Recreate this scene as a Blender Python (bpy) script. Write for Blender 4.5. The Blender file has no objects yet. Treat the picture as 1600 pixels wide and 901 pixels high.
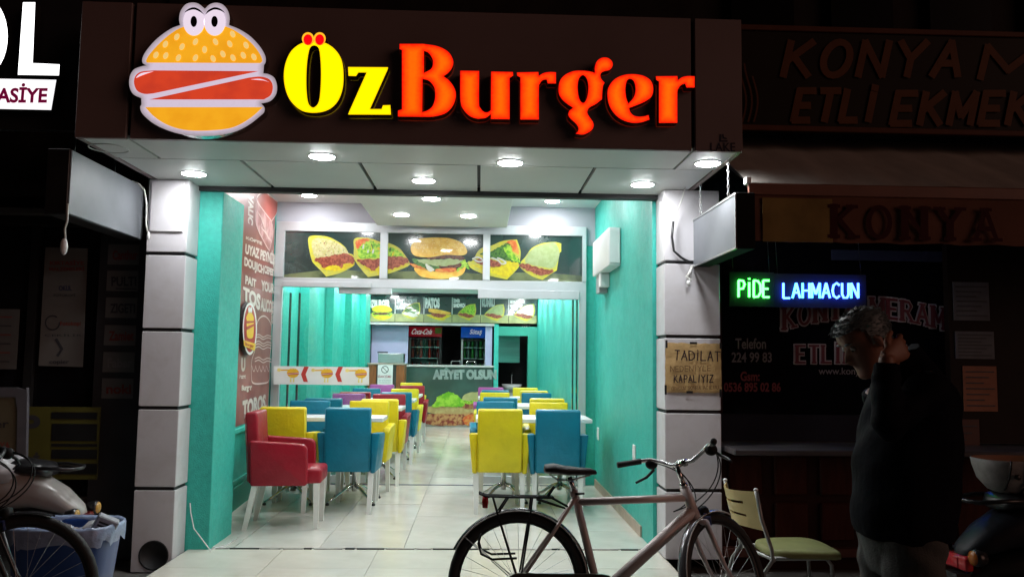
import bpy, bmesh, math, random
import numpy as np
from mathutils import Vector, Matrix
from mathutils.geometry import tessellate_polygon, delaunay_2d_cdt
random.seed(7)
sc = bpy.context.scene
COL = sc.collection
PI = math.pi

# ------------------------------------------------------------------ camera
FPX, CAMZ = 1300.0, 1.36
YAW, PITCH, ROLL = math.radians(2.224), math.radians(4.885), 0.012
Fv = Vector((math.sin(YAW)*math.cos(PITCH), math.cos(YAW)*math.cos(PITCH), math.sin(PITCH)))
R0 = Vector((math.cos(YAW), -math.sin(YAW), 0)); U0 = R0.cross(Fv)
Rv = R0*math.cos(ROLL) + U0*math.sin(ROLL); Uv = U0*math.cos(ROLL) - R0*math.sin(ROLL)
cam_d = bpy.data.cameras.new('camera'); cam = bpy.data.objects.new('camera', cam_d); COL.objects.link(cam)
cam_d.sensor_width = 36.0; cam_d.lens = 36.0*FPX/1600.0; cam_d.clip_end = 300; cam_d.clip_start = .05
m3 = Matrix((Rv, Uv, -Fv)).transposed()
cam.matrix_world = Matrix.Translation((0, 0, CAMZ)) @ m3.to_4x4()
sc.camera = cam

def at(x, y, Y=None, Z=None, X=None):
    """the point of a real plane (Y, Z or X constant) measured off the photograph"""
    d = Fv + Rv*((x-800)/FPX) - Uv*((y-450.5)/FPX)
    t = Y/d.y if Y is not None else ((Z-CAMZ)/d.z if Z is not None else X/d.x)
    return Vector((0, 0, CAMZ)) + d*t

# ------------------------------------------------------------------ world, street light, exposure
w = bpy.data.worlds.new('World'); sc.world = w; w.use_nodes = True
bg = w.node_tree.nodes['Background']; bg.inputs[0].default_value = (0.5, 0.36, 0.36, 1); bg.inputs[1].default_value = 0.006
sd = bpy.data.lights.new('street_light', 'SUN'); so = bpy.data.objects.new('street_light', sd); COL.objects.link(so)
sd.energy = 0.32; sd.angle = math.radians(35); sd.color = (1.0, 0.55, 0.42)
so.rotation_euler = Vector((-0.85, 0.62, -0.26)).to_track_quat('-Z', 'Y').to_euler()
sc.view_settings.view_transform = 'Standard'; sc.view_settings.look = 'None'
sc.view_settings.exposure = 0.0; sc.view_settings.gamma = 1.0
sc.cycles.use_denoising = True
try: sc.cycles.denoiser = 'OPENIMAGEDENOISE'
except Exception: pass
sc.cycles.sample_clamp_indirect = 6.0
sc.cycles.max_bounces = 8; sc.cycles.transparent_max_bounces = 12
LAMP = dict(canopy=156.0, front=175.0, dining=350.0)      # radiance of the opal lamp lenses

# ------------------------------------------------------------------ materials
MATS = {}
def pm(name, col, rough=.5, metal=0., var=.12, scale=6., bump=0., bscale=60., emis=0., ecol=None, spec=.5, col2=None, coat=0., stretch=None, detail=4., grime=0., gscale=1.3, orand=0.):
    if name in MATS: return MATS[name]
    m = bpy.data.materials.new(name); m.use_nodes = True; nt = m.node_tree; N = nt.nodes; L = nt.links
    b = N['Principled BSDF']
    b.inputs['Roughness'].default_value = rough; b.inputs['Metallic'].default_value = metal
    b.inputs['Specular IOR Level'].default_value = spec
    if coat: b.inputs['Coat Weight'].default_value = coat; b.inputs['Coat Roughness'].default_value = .04
    tc = N.new('ShaderNodeTexCoord'); vec = tc.outputs['Object']
    if stretch:
        mp = N.new('ShaderNodeMapping'); mp.inputs['Scale'].default_value = stretch; L.new(vec, mp.inputs[0]); vec = mp.outputs[0]
    n = N.new('ShaderNodeTexNoise'); n.inputs['Scale'].default_value = scale; n.inputs['Detail'].default_value = detail
    L.new(vec, n.inputs['Vector'])
    r = N.new('ShaderNodeValToRGB'); c = Vector(col)
    if col2 is None:
        a, d = c*(1-var), c*(1+var)
        r.color_ramp.elements[0].position = .3; r.color_ramp.elements[1].position = .7
    else:
        a, d = c, Vector(col2)
        r.color_ramp.elements[0].position = .42; r.color_ramp.elements[1].position = .58
    r.color_ramp.elements[0].color = (*[max(0, min(1, q)) for q in a], 1); r.color_ramp.elements[1].color = (*[max(0, min(1, q)) for q in d], 1)
    L.new(n.outputs['Fac'], r.inputs[0]); colr = r.outputs[0]
    if grime:
        g = N.new('ShaderNodeTexNoise'); g.inputs['Scale'].default_value = gscale; g.inputs['Detail'].default_value = 7; g.inputs['Roughness'].default_value = .68; g.inputs['Distortion'].default_value = .6
        L.new(tc.outputs['Object'], g.inputs['Vector']); gr_ = N.new('ShaderNodeValToRGB'); gr_.color_ramp.elements[0].position = .46; gr_.color_ramp.elements[1].position = .72
        gr_.color_ramp.elements[0].color = (1,1,1,1); q_ = 1-grime; gr_.color_ramp.elements[1].color = (q_, q_*.98, q_*.95, 1)
        mx = N.new('ShaderNodeMix'); mx.data_type = 'RGBA'; mx.blend_type = 'MULTIPLY'; mx.inputs[0].default_value = 1
        L.new(g.outputs['Fac'], gr_.inputs[0]); L.new(colr, mx.inputs[6]); L.new(gr_.outputs[0], mx.inputs[7]); colr = mx.outputs[2]
        if grime > .115 or name.startswith('teal'): rr = N.new('ShaderNodeMapRange'); rr.inputs[1].default_value = .4; rr.inputs[2].default_value = .75; rr.inputs[3].default_value = rough; rr.inputs[4].default_value = min(1, rough+.25); L.new(g.outputs['Fac'], rr.inputs[0]); L.new(rr.outputs[0], b.inputs['Roughness'])
    if orand:
        oi = N.new('ShaderNodeObjectInfo'); mr = N.new('ShaderNodeMapRange'); mr.inputs[3].default_value = 1-orand; mr.inputs[4].default_value = 1+orand; L.new(oi.outputs['Random'], mr.inputs[0])
        hs = N.new('ShaderNodeHueSaturation'); L.new(mr.outputs[0], hs.inputs['Value']); L.new(colr, hs.inputs['Color']); colr = hs.outputs[0]
    L.new(colr, b.inputs['Base Color'])
    if bump:
        n2 = N.new('ShaderNodeTexNoise'); n2.inputs['Scale'].default_value = bscale; n2.inputs['Detail'].default_value = 3
        L.new(vec, n2.inputs['Vector'])
        bp = N.new('ShaderNodeBump'); bp.inputs['Strength'].default_value = bump; bp.inputs['Distance'].default_value = .01
        L.new(n2.outputs['Fac'], bp.inputs['Height']); L.new(bp.outputs[0], b.inputs['Normal'])
    if emis:
        b.inputs['Emission Strength'].default_value = emis
        if ecol is None: L.new(colr, b.inputs['Emission Color'])
        else: b.inputs['Emission Color'].default_value = (*ecol, 1)
    MATS[name] = m; return m

def glass(name, tint=(.9, 1, .97), rough=.02, refl=1.0):
    if name in MATS: return MATS[name]
    m = bpy.data.materials.new(name); m.use_nodes = True; nt = m.node_tree; N = nt.nodes; L = nt.links
    N.remove(N['Principled BSDF']); out = N['Material Output']
    t = N.new('ShaderNodeBsdfTransparent'); t.inputs[0].default_value = (*tint, 1)
    g = N.new('ShaderNodeBsdfGlossy'); g.inputs['Roughness'].default_value = rough
    f = N.new('ShaderNodeFresnel'); f.inputs[0].default_value = 1.45
    ml = N.new('ShaderNodeMath'); ml.operation = 'MULTIPLY'; ml.inputs[1].default_value = refl
    mx = N.new('ShaderNodeMixShader')
    L.new(f.outputs[0], ml.inputs[0]); L.new(ml.outputs[0], mx.inputs[0]); L.new(t.outputs[0], mx.inputs[1]); L.new(g.outputs[0], mx.inputs[2])
    L.new(mx.outputs[0], out.inputs[0]); MATS[name] = m; return m

def led_face(name, edge, core, strength):
    """translucent acrylic lit by LEDs behind it: attribute 'lit' is how near the LED row the spot lies"""
    m = bpy.data.materials.new(name); m.use_nodes = True; nt = m.node_tree; N = nt.nodes; L = nt.links
    b = N['Principled BSDF']; b.inputs['Roughness'].default_value = .35; b.inputs['Base Color'].default_value = (*[c*.5 for c in edge], 1)
    a = N.new('ShaderNodeAttribute'); a.attribute_name = 'lit'
    tc = N.new('ShaderNodeTexCoord'); n = N.new('ShaderNodeTexNoise'); n.inputs['Scale'].default_value = 60; L.new(tc.outputs['Object'], n.inputs['Vector'])
    ad = N.new('ShaderNodeMath'); ad.operation = 'MULTIPLY_ADD'; ad.inputs[1].default_value = .35; L.new(n.outputs['Fac'], ad.inputs[0])
    sb = N.new('ShaderNodeMath'); sb.operation = 'SUBTRACT'; sb.inputs[1].default_value = .17; L.new(a.outputs['Fac'], sb.inputs[0]); L.new(sb.outputs[0], ad.inputs[2])
    r = N.new('ShaderNodeValToRGB'); r.color_ramp.elements[0].color = (*edge, 1); r.color_ramp.elements[1].color = (*core, 1)
    L.new(ad.outputs[0], r.inputs[0]); L.new(r.outputs[0], b.inputs['Emission Color']); b.inputs['Emission Strength'].default_value = strength
    MATS[name] = m; return m

# ------------------------------------------------------------------ mesh builder
class MB:
    def __init__(s): s.v = []; s.f = []; s.m = []; s.s = []; s.mats = []; s.att = None
    def mi(s, mat):
        if mat not in s.mats: s.mats.append(mat)
        return s.mats.index(mat)
    def add(s, vs, fs, mat, smooth=False):
        o = len(s.v); s.v += [Vector(p) for p in vs]; k = s.mi(mat)
        for f in fs: s.f.append([i+o for i in f]); s.m.append(k); s.s.append(smooth)
        return s
    def bm(s, b, mat, smooth=False, M=None):
        b.verts.index_update()
        vs = [(M @ v.co if M else v.co.copy()) for v in b.verts]
        s.add(vs, [[v.index for v in f.verts] for f in b.faces], mat, smooth); b.free(); return s
    def box(s, x0, x1, y0, y1, z0, z1, mat, bev=0, seg=1, M=None, smooth=False):
        b = bmesh.new(); bmesh.ops.create_cube(b, size=1)
        for v in b.verts: v.co = Vector((x0+(v.co.x+.5)*(x1-x0), y0+(v.co.y+.5)*(y1-y0), z0+(v.co.z+.5)*(z1-z0)))
        if bev: bmesh.ops.bevel(b, geom=list(b.edges), offset=bev, segments=seg, profile=.5, affect='EDGES')
        return s.bm(b, mat, smooth or seg > 1, M)
    def hexa(s, bot, top, mat):
        return s.add(list(bot)+list(top), [(3,2,1,0),(4,5,6,7),(0,1,5,4),(1,2,6,5),(2,3,7,6),(3,0,4,7)], mat)
    def tube(s, pts, r, mat, n=8, closed=False, caps=True, smooth=True):
        pts = [Vector(p) for p in pts]; k = len(pts)
        rs = r if isinstance(r, (list, tuple)) else [r]*k
        T = []
        for i in range(k):
            a = pts[i-1] if (i > 0 or closed) else pts[i]; b = pts[(i+1) % k] if (i < k-1 or closed) else pts[i]
            t = (b-a); T.append(t.normalized() if t.length > 1e-9 else Vector((0, 0, 1)))
        up = Vector((0, 0, 1)) if abs(T[0].z) < .9 else Vector((1, 0, 0))
        u = T[0].cross(up).normalized(); vs = []
        for i in range(k):
            u = (u - T[i]*u.dot(T[i])).normalized(); v_ = T[i].cross(u)
            for j in range(n):
                a = 2*PI*j/n; vs.append(pts[i] + (u*math.cos(a)+v_*math.sin(a))*rs[i])
        fs = []
        for i in range(k if closed else k-1):
            i2 = (i+1) % k
            for j in range(n): fs.append((i*n+j, i*n+(j+1) % n, i2*n+(j+1) % n, i2*n+j))
        if caps and not closed: fs += [tuple(range(n))[::-1], tuple((k-1)*n+j for j in range(n))]
        return s.add(vs, fs, mat, smooth)
    def lathe(s, prof, mat, c=(0,0,0), n=24, M=None, smooth=True):
        vs = []; k = len(prof)
        for (r, z) in prof:
            for j in range(n):
                a = 2*PI*j/n; p = Vector((r*math.cos(a), r*math.sin(a), z)); p = M @ p if M else p; vs.append(p+Vector(c))
        fs = [(i*n+j, i*n+(j+1) % n, (i+1)*n+(j+1) % n, (i+1)*n+j) for i in range(k-1) for j in range(n)]
        fs += [tuple(range(n))[::-1], tuple((k-1)*n+j for j in range(n))]
        return s.add(vs, fs, mat, smooth)
    def ell(s, c, r, mat, n=12, k=8, M=None):
        prof = [(max(1e-4, math.sin(PI*i/k)), -math.cos(PI*i/k)) for i in range(k+1)]
        S = Matrix.Diagonal((*r, 1)); M2 = (M @ S) if M else S
        return s.lathe(prof, mat, c, n, M2)
    def poly(s, outer, mat, ext=None, holes=(), side=None):
        """flat polygon (3-D points), with holes, extruded along vector ext"""
        loops = [list(outer)]+[list(h) for h in holes]; tris = tessellate_polygon([[Vector(p) for p in l] for l in loops])
        flat = [Vector(p) for l in loops for p in l]
        s.add(flat, [tuple(t) for t in tris], mat)
        if ext is not None:
            ext = Vector(ext); s.add([p+ext for p in flat], [tuple(t)[::-1] for t in tris], side or mat)
            for l in loops:
                n = len(l); s.add([Vector(p) for p in l]+[Vector(p)+ext for p in l], [(i, (i+1) % n, n+(i+1) % n, n+i) for i in range(n)], side or mat)
        return s
    def build(s, name, parent=None, label=None, kind=None, recalc=True):
        off = Vector((0, 0, 0)); q = parent
        while q is not None: off += q.location; q = q.parent
        me = bpy.data.meshes.new(name); me.from_pydata([p-off for p in s.v], [], s.f)
        for m in s.mats: me.materials.append(m)
        me.polygons.foreach_set('material_index', s.m); me.polygons.foreach_set('use_smooth', s.s)
        if s.att is not None:
            a = me.attributes.new('lit', 'FLOAT', 'POINT'); a.data.foreach_set('value', s.att)
        if recalc:
            b = bmesh.new(); b.from_mesh(me); bmesh.ops.recalc_face_normals(b, faces=b.faces); b.to_mesh(me); b.free()
        me.update()
        o = bpy.data.objects.new(name, me); COL.objects.link(o)
        if parent is not None: o.parent = parent
        if label: o['label'] = label
        if kind: o['kind'] = kind
        return o

def tag(o, label, cat, group=None):
    o['label'] = label; o['category'] = cat
    if group: o['group'] = group
    return o
def thing(name, label, cat, loc=(0,0,0), group=None):
    o = bpy.data.objects.new(name, None); COL.objects.link(o); o.location = loc; o.empty_display_size = .1
    return tag(o, label, cat, group)
def copy_tree(o, parent=None):
    c = o.copy(); COL.objects.link(c)
    if parent is not None: c.parent = parent
    for ch in [q for q in o.children]: copy_tree(ch, c)
    return c

def smooth_loop(pts, sub=6, closed=True):
    """Catmull-Rom through the points; a point with a third entry is a corner"""
    n = len(pts); out = []
    P = [Vector((p[0], p[1])) for p in pts]; C = [len(p) > 2 for p in pts]
    for i in range(n if closed else n-1):
        j = (i+1) % n; p1, p2 = P[i], P[j]
        p0 = p1-(p2-p1) if C[i] or (not closed and i == 0) else P[i-1]
        p3 = p2+(p2-p1) if C[j] or (not closed and j == n-1) else P[(j+1) % n]
        out.append(p1)
        if C[i] and C[j]: continue
        L_ = (p2-p1).length
        for k in range(1, sub):
            t = k/sub
            q = .5*((2*p1)+(p2-p0)*t+(2*p0-5*p1+4*p2-p3)*t*t+(3*p1-p0-3*p2+p3)*t**3)
            out.append(q)
    if not closed: out.append(P[-1])
    return out
def ell2(cx, cy, rx, ry, n=24, rot=0):
    return [(cx+rx*math.cos(2*PI*i/n)*math.cos(rot)-ry*math.sin(2*PI*i/n)*math.sin(rot), cy+rx*math.cos(2*PI*i/n)*math.sin(rot)+ry*math.sin(2*PI*i/n)*math.cos(rot)) for i in range(n)]
def P3(pts, Y): return [at(p[0], p[1], Y=Y) for p in pts]

# ------------------------------------------------------------------ lettering
TEXTC = {}
def text_mesh(s, bold=0.0):
    k = (s, bold)
    if k not in TEXTC:
        cu = bpy.data.curves.new('lettering', 'FONT'); cu.body = s; cu.size = 1; cu.offset = bold; cu.resolution_u = 4
        o = bpy.data.objects.new('lettering', cu); me = o.to_mesh()
        vs = [v.co.copy() for v in me.vertices]; fs = [tuple(p.vertices) for p in me.polygons]
        o.to_mesh_clear(); bpy.data.objects.remove(o); bpy.data.curves.remove(cu)
        x0 = min(v.x for v in vs); x1 = max(v.x for v in vs); y0 = min(v.y for v in vs); y1 = max(v.y for v in vs)
        TEXTC[k] = ([((v.x-x0)/(x1-x0), (v.y-y0)/(y1-y0)) for v in vs], fs)
    return TEXTC[k]
def text(mb, s, mat, org, ux, uz, bold=.02, shear=0., warp=None):
    """text whose ink fills the box org + ux (width vector) + uz (height vector)"""
    vs, fs = text_mesh(s, bold); org = Vector(org); ux = Vector(ux); uz = Vector(uz)
    out = []
    for (a, b) in vs:
        if warp: a, b = warp(a, b)
        out.append(org+ux*(a+shear*b)+uz*b)
    return mb.add(out, fs, mat)
def split_letters(mb, name, parent, ux):
    par = list(range(len(mb.v)))
    def fd(i):
        while par[i] != i: par[i] = par[par[i]]; i = par[i]
        return i
    for f in mb.f:
        for i in f[1:]: par[fd(i)] = fd(f[0])
    ux = Vector(ux).normalized(); isl = {}
    for k, f in enumerate(mb.f): isl.setdefault(fd(f[0]), []).append(k)
    grp = []
    for r, ks in isl.items():
        xs_ = [mb.v[i].dot(ux) for k in ks for i in mb.f[k]]; grp.append([min(xs_), max(xs_), ks])
    grp.sort(key=lambda g: g[0]); out = []
    for g in grp:
        if out and min(out[-1][1], g[1])-g[0] > .55*min(g[1]-g[0], out[-1][1]-out[-1][0]): out[-1][1] = max(out[-1][1], g[1]); out[-1][2] += g[2]
        else: out.append(list(g))
    for a, b, ks in out:
        o = MB(); use = sorted({i for k in ks for i in mb.f[k]}); mp = {i: j for j, i in enumerate(use)}
        o.add([mb.v[i] for i in use], [[mp[i] for i in mb.f[k]] for k in ks], mb.mats[mb.m[ks[0]]]); o.build(name, parent)
def text_px(mb, s, mat, x0, y0, x1, y1, Y, bold=.02, shear=0.):
    """on a wall parallel to the street (plane Y): box given by its corners in the photograph"""
    a = at(x0, y1, Y=Y); b = at(x1, y1, Y=Y); c = at(x0, y0, Y=Y)
    return text(mb, s, mat, a, b-a, c-a, bold, shear)
SF = {  # stroke letters in a 0.7 x 1 box
 'T': [[(0,1),(.7,1)],[(.35,1),(.35,0)]], 'A': [[(0,0),(.35,1)],[(.35,1),(.7,0)],[(.13,.36),(.57,.36)]],
 'D': [[(0,0),(0,1)],[(0,1),(.4,.97),(.66,.75),(.68,.3),(.45,.04),(0,0)]], 'I': [[(.2,0),(.2,1)]], 'İ': [[(.2,0),(.2,.9)],[(.2,1.06),(.2,1.14)]],
 'L': [[(0,1),(0,0)],[(0,0),(.6,0)]], 'N': [[(0,0),(0,1)],[(0,1),(.65,0)],[(.65,0),(.65,1)]], 'E': [[(0,0),(0,1)],[(0,1),(.6,1)],[(0,.5),(.5,.5)],[(0,0),(.6,0)]],
 'Y': [[(0,1),(.35,.5)],[(.7,1),(.35,.5)],[(.35,.5),(.35,0)]], 'K': [[(0,0),(0,1)],[(.6,1),(.02,.45)],[(.16,.58),(.66,0)]],
 'P': [[(0,0),(0,1)],[(0,1),(.45,.98),(.6,.78),(.45,.52),(0,.48)]], 'Z': [[(0,1),(.62,1)],[(.62,1),(0,0)],[(0,0),(.64,0)]],
 'H': [[(0,0),(0,1)],[(.62,0),(.62,1)],[(0,.5),(.62,.5)]], 'M': [[(0,0),(0,1)],[(0,1),(.36,.25)],[(.36,.25),(.72,1)],[(.72,1),(.72,0)]],
 'C': [[(.65,.85),(.4,1),(.1,.85),(0,.5),(.1,.15),(.4,0),(.65,.15)]], 'U': [[(0,1),(0,.25),(.15,.02),(.45,.02),(.6,.25),(.6,1)]],
 'O': [[(.35-.35*math.sin(2*PI*i_/20), .5+.5*math.cos(2*PI*i_/20)) for i_ in range(21)]],
 'R': [[(0,0),(0,1)],[(0,1),(.45,.98),(.6,.78),(.45,.52),(0,.48)],[(.3,.5),(.66,0)]], ' ': [], 'Ç': [[(.65,.85),(.4,1),(.1,.85),(0,.5),(.1,.15),(.4,0),(.65,.15)]],
 'B': [[(0,0),(0,1)],[(0,1),(.42,.98),(.55,.78),(.42,.54),(0,.5)],[(.42,.52),(.62,.3),(.5,.04),(0,0)]], 'G': [[(.65,.85),(.4,1),(.1,.85),(0,.5),(.1,.15),(.4,0),(.66,.2),(.66,.45),(.4,.45)]],
 'S': [[(.6,.85),(.35,1),(.05,.85),(.08,.6),(.55,.42),(.62,.15),(.35,0),(0,.14)]], '(': [[(.3,1.1),(.05,.7),(.05,.2),(.3,-.1)]], ')': [[(.0,1.1),(.25,.7),(.25,.2),(0,-.1)]]}
def strokes(s, gap=.28):
    out = []; x = 0
    for ch in s:
        st = SF[ch]; wd = max([p[0] for q in st for p in q], default=.35) if ch not in 'Iİ' else .4
        for q in st: out.append([(x+p[0], p[1]) for p in q])
        x += wd+gap
    W = x-gap; return [[(p[0]/W, p[1]) for p in q] for q in out], W
def ribbon(mb, pts, wdt, mat, nrm, z):
    """flat pen stroke of width wdt along 3-D points, lifted z along nrm"""
    nrm = Vector(nrm); pts = [Vector(p)+nrm*z for p in pts]; vs = []; n = len(pts)
    loop = n > 3 and (pts[0]-pts[-1]).length < wdt*.6
    if loop: pts[-1] = pts[0].copy()
    for i in range(n):
        t = ((pts[1]-pts[-2]) if loop and i in (0, n-1) else (pts[min(i+1, n-1)]-pts[max(i-1, 0)])).normalized(); sd_ = t.cross(nrm).normalized()*wdt/2
        e = t*wdt*.3 if i in (0, n-1) and not loop else t*0
        e = -e if i == 0 else e
        vs += [pts[i]-sd_+e, pts[i]+sd_+e]
    mb.add(vs, [(2*i, 2*i+1, 2*i+3, 2*i+2) for i in range(n-1)], mat)
def hand_text(mb, s, mat, org, ux, uz, wdt, nrm=(0,-1,0), jit=.03, serif=0, gap=.28, warp=None, z0=.0, each=None):
    st, W = strokes(s, gap); ends = []; n_ = 0
    for ch in s: n_ += len(SF[ch]); ends.append(n_)
    org = Vector(org); ux = Vector(ux); uz = Vector(uz); rnd = random.Random(s); k = 0
    for qi, q in enumerate(st):
        if each and (qi in ends): mb = MB(); each(mb)
        pp = []
        for p in q:
            a, b = p[0]+rnd.uniform(-jit, jit)*.3, p[1]+rnd.uniform(-jit, jit)
            if warp: a, b = warp(a, b)
            pp.append(org+ux*a+uz*b)
        vert = abs(q[0][0]-q[-1][0]) < .02 and len(q) == 2
        ribbon(mb, pp, wdt*(1.0 if (vert or not serif) else .62), mat, nrm, z0+k*.0003); k += 1
        if serif:
            for e in (q[0], q[-1]):
                if len(q) == 2 and abs(q[0][1]-q[-1][1]) > .3 and (e[1] < .02 or e[1] > .98):
                    a0, b0 = (e[0]-serif/W, e[1]); a1, b1 = (e[0]+serif/W, e[1])
                    if warp: a0, b0 = warp(a0, b0); a1, b1 = warp(a1, b1)
                    ribbon(mb, [org+ux*a0+uz*b0, org+ux*a1+uz*b1], wdt*.45, mat, nrm, z0+k*.0003); k += 1

# ------------------------------------------------------------------ material set
teal = pm('teal_paint', (.036,.455,.38), rough=.42, var=.10, scale=26, detail=6, bump=.4, bscale=110, grime=.04, gscale=3.5)
teal2 = pm('teal_trim_paint', (.022,.30,.22), rough=.5, var=.06, scale=3, bump=.15, bscale=120)
white_p = pm('white_plaster', (.74,.74,.75), rough=.6, var=.04, scale=3, bump=.08, bscale=90)
black_m = pm('black_gap', (.012,.012,.013), rough=.6)
acp_w = pm('white_composite_panel', (.60,.60,.59), rough=.46, var=.04, scale=1.5, spec=.5)
acp_col = pm('column_composite_panel', (.62,.60,.63), rough=.36, var=.05, scale=2, bump=.04, bscale=25, grime=.12, gscale=3.2, orand=.02)
acp_b = pm('brown_composite_panel', (0.2009,0.1414,0.1376), rough=.42, var=.10, scale=1.2, bump=.04, bscale=200)
alu = pm('aluminium_frame', (.62,.64,.67), rough=.38, metal=.55, var=.05, scale=4)
chrome = pm('chrome', (.62,.62,.62), rough=.16, metal=1.0, var=.05)
steel = pm('brushed_steel', (.5,.52,.52), rough=.3, metal=.9, var=.12, scale=6, stretch=(1,1,14))
tile_m = pm('floor_marble_tile', (.71,.688,.632), rough=.15, var=.08, scale=2.2, bump=.02, bscale=12, detail=8, grime=.075, gscale=3.0, orand=.05)
tile_m2 = pm('floor_marble_tile_warm', (.69,.668,.608), rough=.17, var=.10, scale=3.1, bump=.02, bscale=12, detail=8, grime=.09, gscale=2.6, orand=.05)
slab_m = pm('cream_marble', (.69,.67,.585), rough=.24, var=.08, scale=2.6, bump=.03, bscale=14, detail=8, grime=.08, gscale=2.2, orand=.03)
grout = pm('grout', (0.42,0.41,0.385), rough=.8, var=.2, scale=20)
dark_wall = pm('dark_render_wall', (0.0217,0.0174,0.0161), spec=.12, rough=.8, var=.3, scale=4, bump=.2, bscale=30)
pave_m = pm('pavement_concrete', (.13,.125,.115), rough=.75, var=.3, scale=5, bump=.4, bscale=35)
white_pl = pm('white_plastic', (.78,.78,.78), rough=.35, var=.03)
white_lq = pm('white_lacquered_wood', (.72,.71,.68), rough=.3, var=.05, scale=8)
table_m = pm('white_table_top', (.82,.82,.82), rough=.25, var=.03)
black_pl = pm('black_plastic', (.015,.015,.016), rough=.4, var=.2)
rubber = pm('black_rubber', (.014,.014,.014), rough=.65, var=.2, bump=.2, bscale=200)
lens = {k: pm('opal_lens_'+k, (.9,.9,.9), rough=.4, emis=v, ecol=(.97,.99,1.0), var=.01) for k, v in LAMP.items()}
rim_m = pm('white_lamp_rim', (.85,.85,.85), rough=.4, var=.02)
base_tan = pm('tan_skirting_tile', (.42,.33,.25), rough=.35, var=.15, scale=9)
clear = glass('clear_glass')

# ------------------------------------------------------------------ ground
mb = MB(); mb.box(-40, 40, -20, 30, -.30, -.105, pave_m)
ground = mb.build('pavement', kind='structure')
mb = MB(); mb.box(-2.36, 1.325, 6.12, 17.1, -.10, -.008, grout); floor = mb.build('shop_floor', kind='structure')
protos = [None, None]
nx, ny = 6, 18; tx, ty = 3.63/nx, 10.9/ny
for i in range(nx):
    for j in range(ny):
        k = random.randint(0, 1)
        if protos[k] is None: m_ = MB(); m_.box(0, tx-.005, 0, ty-.005, -.006, 0, (tile_m, tile_m2)[k]); protos[k] = o = m_.build('floor_tile', floor)
        else: o = protos[k].copy(); COL.objects.link(o); o.parent = floor
        o.location = (-2.33+i*tx, 6.16+j*ty, random.uniform(-.0008, .0008))
mb = MB(); mb.box(-2.04, 1.32, 4.52, 6.115, -.104, -.007, slab_m); step = mb.build('entrance_platform', kind='structure')
q = at(222, 901, Z=0)
proto = None
for i in range(5):
    for j in range(3):
        x0 = -2.03+i*.668; y0 = 4.53+j*.526
        if proto is None: m_ = MB(); m_.box(0, .664, 0, .522, -.006, 0, slab_m); proto = o = m_.build('marble_slab', step)
        else: o = proto.copy(); COL.objects.link(o); o.parent = step
        o.location = (x0, y0, random.uniform(-.0006, .0006))
# worn joint strip along the threshold
mb = MB(); rnd = random.Random(3); x = -1.85
while x < 1.28:
    l = rnd.uniform(.05, .22); l = min(l, 1.285-x)
    mb.box(x, x+l, 6.118+rnd.uniform(0, .006), 6.148-rnd.uniform(0, .012), -.006, .0025+rnd.uniform(0, .003), rnd.choice([grout, grout, pm('broken_mortar', (.45,.43,.40), rough=.9, var=.3, scale=40), black_pl]))
    x += l+rnd.uniform(-.0, .02)
mb.build('threshold_strip', floor)
mb = MB(); mb.box(-2.0, 1.15, 9.165, 9.195, 0, .005, pm('dark_blue_floor_track', (.06,.07,.13), rough=.4)); mb.build('floor_track', floor)

# ------------------------------------------------------------------ the shop's shell
shop = thing('burger_shop', 'brightly lit narrow burger shop with teal painted walls and pale tiled floor', 'shop', (0, 6.1, 0))
mb = MB(); mb.box(1.285, 1.45, 6.13, 9.22, 0, 3.2, teal)
wall_r = mb.build('wall', shop, 'teal right wall with white electric box')
mb = MB(); mb.box(1.272, 1.2848, 6.55, 9.12, 0, .085, base_tan); mb.build('skirting', wall_r)
mb = MB(); mb.box(1.18, 1.45, 9.222, 17.0, 0, 2.9, teal); mb.build('wall', shop)
W0, W1 = Vector((-2.10, 6.6, 0)), Vector((-2.262, 9.2, 0))
mb = MB(); mb.hexa([W0, W1, W1+Vector((-.3,0,0)), W0+Vector((-.3,0,0))], [p+Vector((0,0,3.2)) for p in (W0, W1, W1+Vector((-.3,0,0)), W0+Vector((-.3,0,0)))], teal)
wall_l = mb.build('wall', shop, 'teal left wall with red brown lettered mural')
mb = MB(); mb.box(-2.5, -2.20, 9.222, 17.0, 0, 2.9, teal); mb.build('wall', shop)
for y in (10.3, 12.0, 13.7, 15.4):
    mb = MB(); mb.box(-2.205, -2.09, y, y+.55, 0, 2.62, teal); mb.build('pilaster', shop)
mb = MB(); mb.box(-2.40, -1.885, 6.092, 6.63, -.02, 2.56, teal, bev=.004); mb.build('pier', shop)
mb = MB(); mb.box(-2.36, 1.52, 6.055, 6.125, 2.557, 2.62, black_m); mb.build('shutter_slot', shop)
mb = MB(); mb.box(-2.36, 1.44, 6.127, 6.25, 2.60, 3.2, white_p); mb.build('lintel', shop)
mb = MB(); mb.box(-2.45, 1.44, 6.25, 9.21, 3.07, 3.2, white_p); mb.build('ceiling', shop)
mb = MB(); mb.box(-1.12, .285, 6.7, 8.97, 2.79, 3.069, white_p, bev=.004); mb.build('dropped_ceiling', shop)
mb = MB(); mb.box(-2.45, 1.44, 9.212, 9.32, 2.64, 3.2, pm('lavender_plaster', (.40,.40,.45), rough=.6, var=.04, scale=3)); mb.build('bulkhead', shop)
mb = MB(); mb.box(-2.45, 1.44, 9.32, 17.1, 2.66, 2.8, white_p); mb.build('ceiling', shop)
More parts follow.
